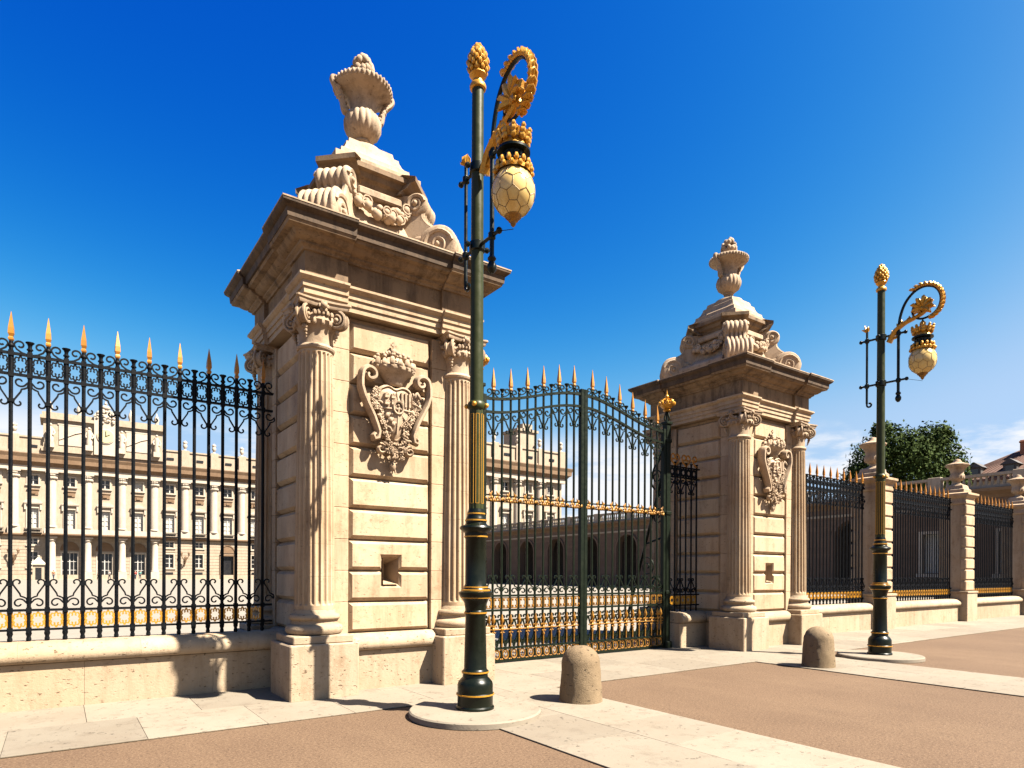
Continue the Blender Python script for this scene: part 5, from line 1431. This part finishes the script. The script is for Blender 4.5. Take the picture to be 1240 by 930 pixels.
tr = thing('broadleaf_tree', 'dark green round crowned tree rising behind the arcade balustrade', 'tree', (81.5, 35.0, 0))
tb = MB(); rnd = random.Random(21)
tb.tube(smoothpath([(0, 0, 0), (0.1, 0.1, 4), (-0.1, 0, 8), (0.2, 0.2, 11)], 4), [0.55 - 0.03 * i for i in range(13)], 9)
lobes = []
def lobe(r_, d_, z, rad):        # r_: to the right as seen from the gate, d_: away
    ca, sa = math.cos(R(YAW)), math.sin(R(YAW))
    lobes.append((Vector((r_ * ca + d_ * sa, -r_ * sa + d_ * ca, z + 0.7)), rad * 1.06))
for q in ((-3.6, 0, 14.6, 2.5), (-1.8, 0, 16.4, 2.4), (-0.6, -1, 14.8, 2.8), (3.4, 0, 16.6, 2.3), (3.6, -0.5, 14.2, 2.8), (1.2, 0, 15.8, 2.2), (-5.3, 0, 12.6, 1.7), (5.4, 0, 13.4, 1.8), (0.8, -1.5, 12.4, 3.2), (-2.6, 1, 12.6, 3.0), (2.5, 1.5, 12.0, 3.0), (6.0, 0, 11.4, 1.7), (-5.0, 0.4, 10.9, 1.6), (4.6, 0.2, 17.3, 1.2), (-2.6, 0.2, 18.0, 1.0)): lobe(*q)
for c, rad in lobes:
    tb.tube([(0, 0, 8.5), tuple(c * 0.45 + Vector((0, 0, 4.8))), tuple(c)], [0.22, 0.13, 0.05], 6)
put('trunk', tb.mesh('trunk', 'bark', 50), tr)
cr_ = MB()
for c, rad in lobes:
    for i in range(int(620 * rad)):
        v = Vector((rnd.gauss(0, 1), rnd.gauss(0, 1), rnd.gauss(0, 1))).normalized()
        rr_ = rad * (rnd.uniform(0.55, 1.0) if i % 5 else rnd.uniform(0.9, 1.18))
        rr_ *= 1 + 0.20 * mnoise.noise((c + v * rad) * 0.9)
        p = c + Vector((v.x * rr_, v.y * rr_, v.z * rr_ * 0.92))
        s = rnd.uniform(0.13, 0.26)
        u = (v + Vector((rnd.uniform(-1, 1), rnd.uniform(-1, 1), rnd.uniform(-1, 1))) * 0.9).normalized()
        a = u.orthogonal().normalized(); b2 = u.cross(a)
        th = rnd.uniform(0, PI); a, b2 = a * math.cos(th) + b2 * math.sin(th), b2 * math.cos(th) - a * math.sin(th)
        cr_.add([p - a * s, p - b2 * s * 0.55, p + a * s, p + b2 * s * 0.55], [(0, 1, 2, 3)])
put('crown', cr_.mesh('crown', 'leaf', 0), tr)

# ------------------------------------------------------------------ small things on the far plaza
def wall_lantern(x, y, label):
    t = thing('wall_lantern', label, 'lantern', (x, y, 0), group='dark lanterns on the palace wall')
    b = MB(); b.tube([(0, 0.0, 3.2), (0, -0.9, 3.5), (0, -1.1, 4.0)], 0.09, 5); b.tube([(-0.7, -0.75, 4.9), (-0.2, -0.8, 4.0), (0, -0.5, 3.2)], 0.09, 5); b.tube([(0.7, -0.75, 4.9), (0.2, -0.8, 4.0), (0, -0.5, 3.2)], 0.09, 5); b.box(-0.12, 0.12, -0.2, 0.0, 2.9, 4.2)
    put('bracket', b.mesh('bracket', 'palace_brown', 30), t)
    for xx, yy, zz in ((-0.7, -0.75, 4.9), (0.7, -0.75, 4.9), (0, -1.1, 4.0)):
        h = MB(); h.lathe([(0.12, zz), (0.25, zz + 0.5), (0.28, zz + 0.55), (0.1, zz + 0.8), (0, zz + 0.95)], 6, T=Matrix.Translation((xx, yy, 0)))
        put('lantern_head', h.mesh('lantern_head', 'palace_brown', 0), t)
wall_lantern(-6.75, 149.9, 'dark three armed lantern on the palace wall beside the sentry box')
wall_lantern(21.7, 149.9, 'dark three armed lantern on the palace wall between two ground floor windows')
sb_ = thing('sentry_box', 'pale stone sentry box with pointed roof in front of the palace portico', 'sentry box', (-2.9, 143.5, 0))
b = MB(); b.box(-0.85, 0.85, -0.85, 0.85, 0.006, 2.7); put('walls', b.mesh('walls', 'palace', 0), sb_)
b = MB(); b.loft([[(-1.1, -1.1, 2.7), (1.1, -1.1, 2.7), (1.1, 1.1, 2.7), (-1.1, 1.1, 2.7)], [(-1.1, -1.1, 2.9), (1.1, -1.1, 2.9), (1.1, 1.1, 2.9), (-1.1, 1.1, 2.9)], [(-.1, -.1, 4.1), (.1, -.1, 4.1), (.1, .1, 4.1), (-.1, .1, 4.1)]]); b.ball((0, 0, 4.25), 0.2, 8, 6)
put('roof', b.mesh('roof', 'palace_pale', 0), sb_)
b = MB(); b.box(-0.45, 0.45, -0.87, -0.85, 0.01, 2.2); put('doorway', b.mesh('doorway', 'glass_dark', 0), sb_)

def skinned(name, verts, edges, radii, mat, parent, sub=1):
    me = bpy.data.meshes.new(name); me.from_pydata(verts, edges, [])
    o = bpy.data.objects.new(name + '_tmp', me); col.objects.link(o)
    md = o.modifiers.new('skin', 'SKIN'); 
    for i, r in enumerate(radii): me.skin_vertices[0].data[i].radius = (r, r)
    me.skin_vertices[0].data[0].use_root = True
    s = o.modifiers.new('sub', 'SUBSURF'); s.levels = sub; s.render_levels = sub
    dg = bpy.context.evaluated_depsgraph_get()
    new = bpy.data.meshes.new_from_object(o.evaluated_get(dg))
    bpy.data.objects.remove(o); new.name = name
    new.materials.clear(); new.materials.append(M[mat])
    new.polygons.foreach_set('use_smooth', [True] * len(new.polygons))
    return put(name, new, parent)
def person(x, y, rz, shirt, label, stride=0.18):
    t = thing('person', label, 'person', (x, y, 0.008), rz, group='people walking by the palace')
    s = stride
    V = [(0, 0, 0.95), (0, 0, 1.2), (0, 0, 1.42), (0, 0, 1.52), (0, -0.02, 1.64), (0, -0.01, 1.74),
         (-0.1, 0, 0.9), (-0.1, -s * 0.6, 0.5), (-0.1, -s, 0.09), (-0.1, -s - 0.16, 0.04), (0.1, 0, 0.9), (0.1, s * 0.3, 0.5), (0.1, s, 0.09), (0.1, s - 0.16, 0.04),
         (-0.19, 0, 1.4), (-0.25, s * 0.5, 1.13), (-0.25, s * 0.3 - 0.08, 0.87), (0.19, 0, 1.4), (0.25, -s * 0.5, 1.13), (0.25, -s * 0.7, 0.87)]
    E = [(0, 1), (1, 2), (2, 3), (3, 4), (4, 5), (0, 6), (6, 7), (7, 8), (8, 9), (0, 10), (10, 11), (11, 12), (12, 13), (2, 14), (14, 15), (15, 16), (2, 17), (17, 18), (18, 19)]
    rd = [.12, .13, .13, .06, .095, .085, .085, .06, .045, .04, .085, .06, .045, .04, .065, .045, .035, .065, .045, .035]
    skinned('body', V, E, rd, 'skin', t)
    skinned('shirt', [V[0], V[1], V[2], V[14], V[15], V[17], V[18]], [(0, 1), (1, 2), (2, 3), (3, 4), (2, 5), (5, 6)], [.145, .15, .145, .085, .062, .085, .062], shirt, t)
    skinned('trousers', [(0, 0, 0.98), V[6], V[7], V[8], V[10], V[11], V[12]], [(0, 1), (1, 2), (2, 3), (0, 4), (4, 5), (5, 6)], [.15, .105, .08, .065, .105, .08, .065], 'denim', t)
    h = MB(); h.ball((0, 0.015, 1.725), (0.098, 0.105, 0.09), 10, 7); put('hair', h.mesh('hair', 'hair', 50), t)
person(-0.7, 141, 0.6, 'cloth_rust', 'person in rust coloured top walking beside the sentry box')
person(6.1, 143, 1.5, 'cloth_navy', 'person in dark navy top walking across the middle portico door')
person(7.9, 142.5, -1.2, 'cloth_white', 'person in white top walking across the middle portico door')
person(12.2, 143.5, 0.2, 'cloth_red', 'person in red top standing at the dark portico door')
person(12.95, 143.2, -0.4, 'cloth_teal', 'person in teal top standing at the dark portico door')
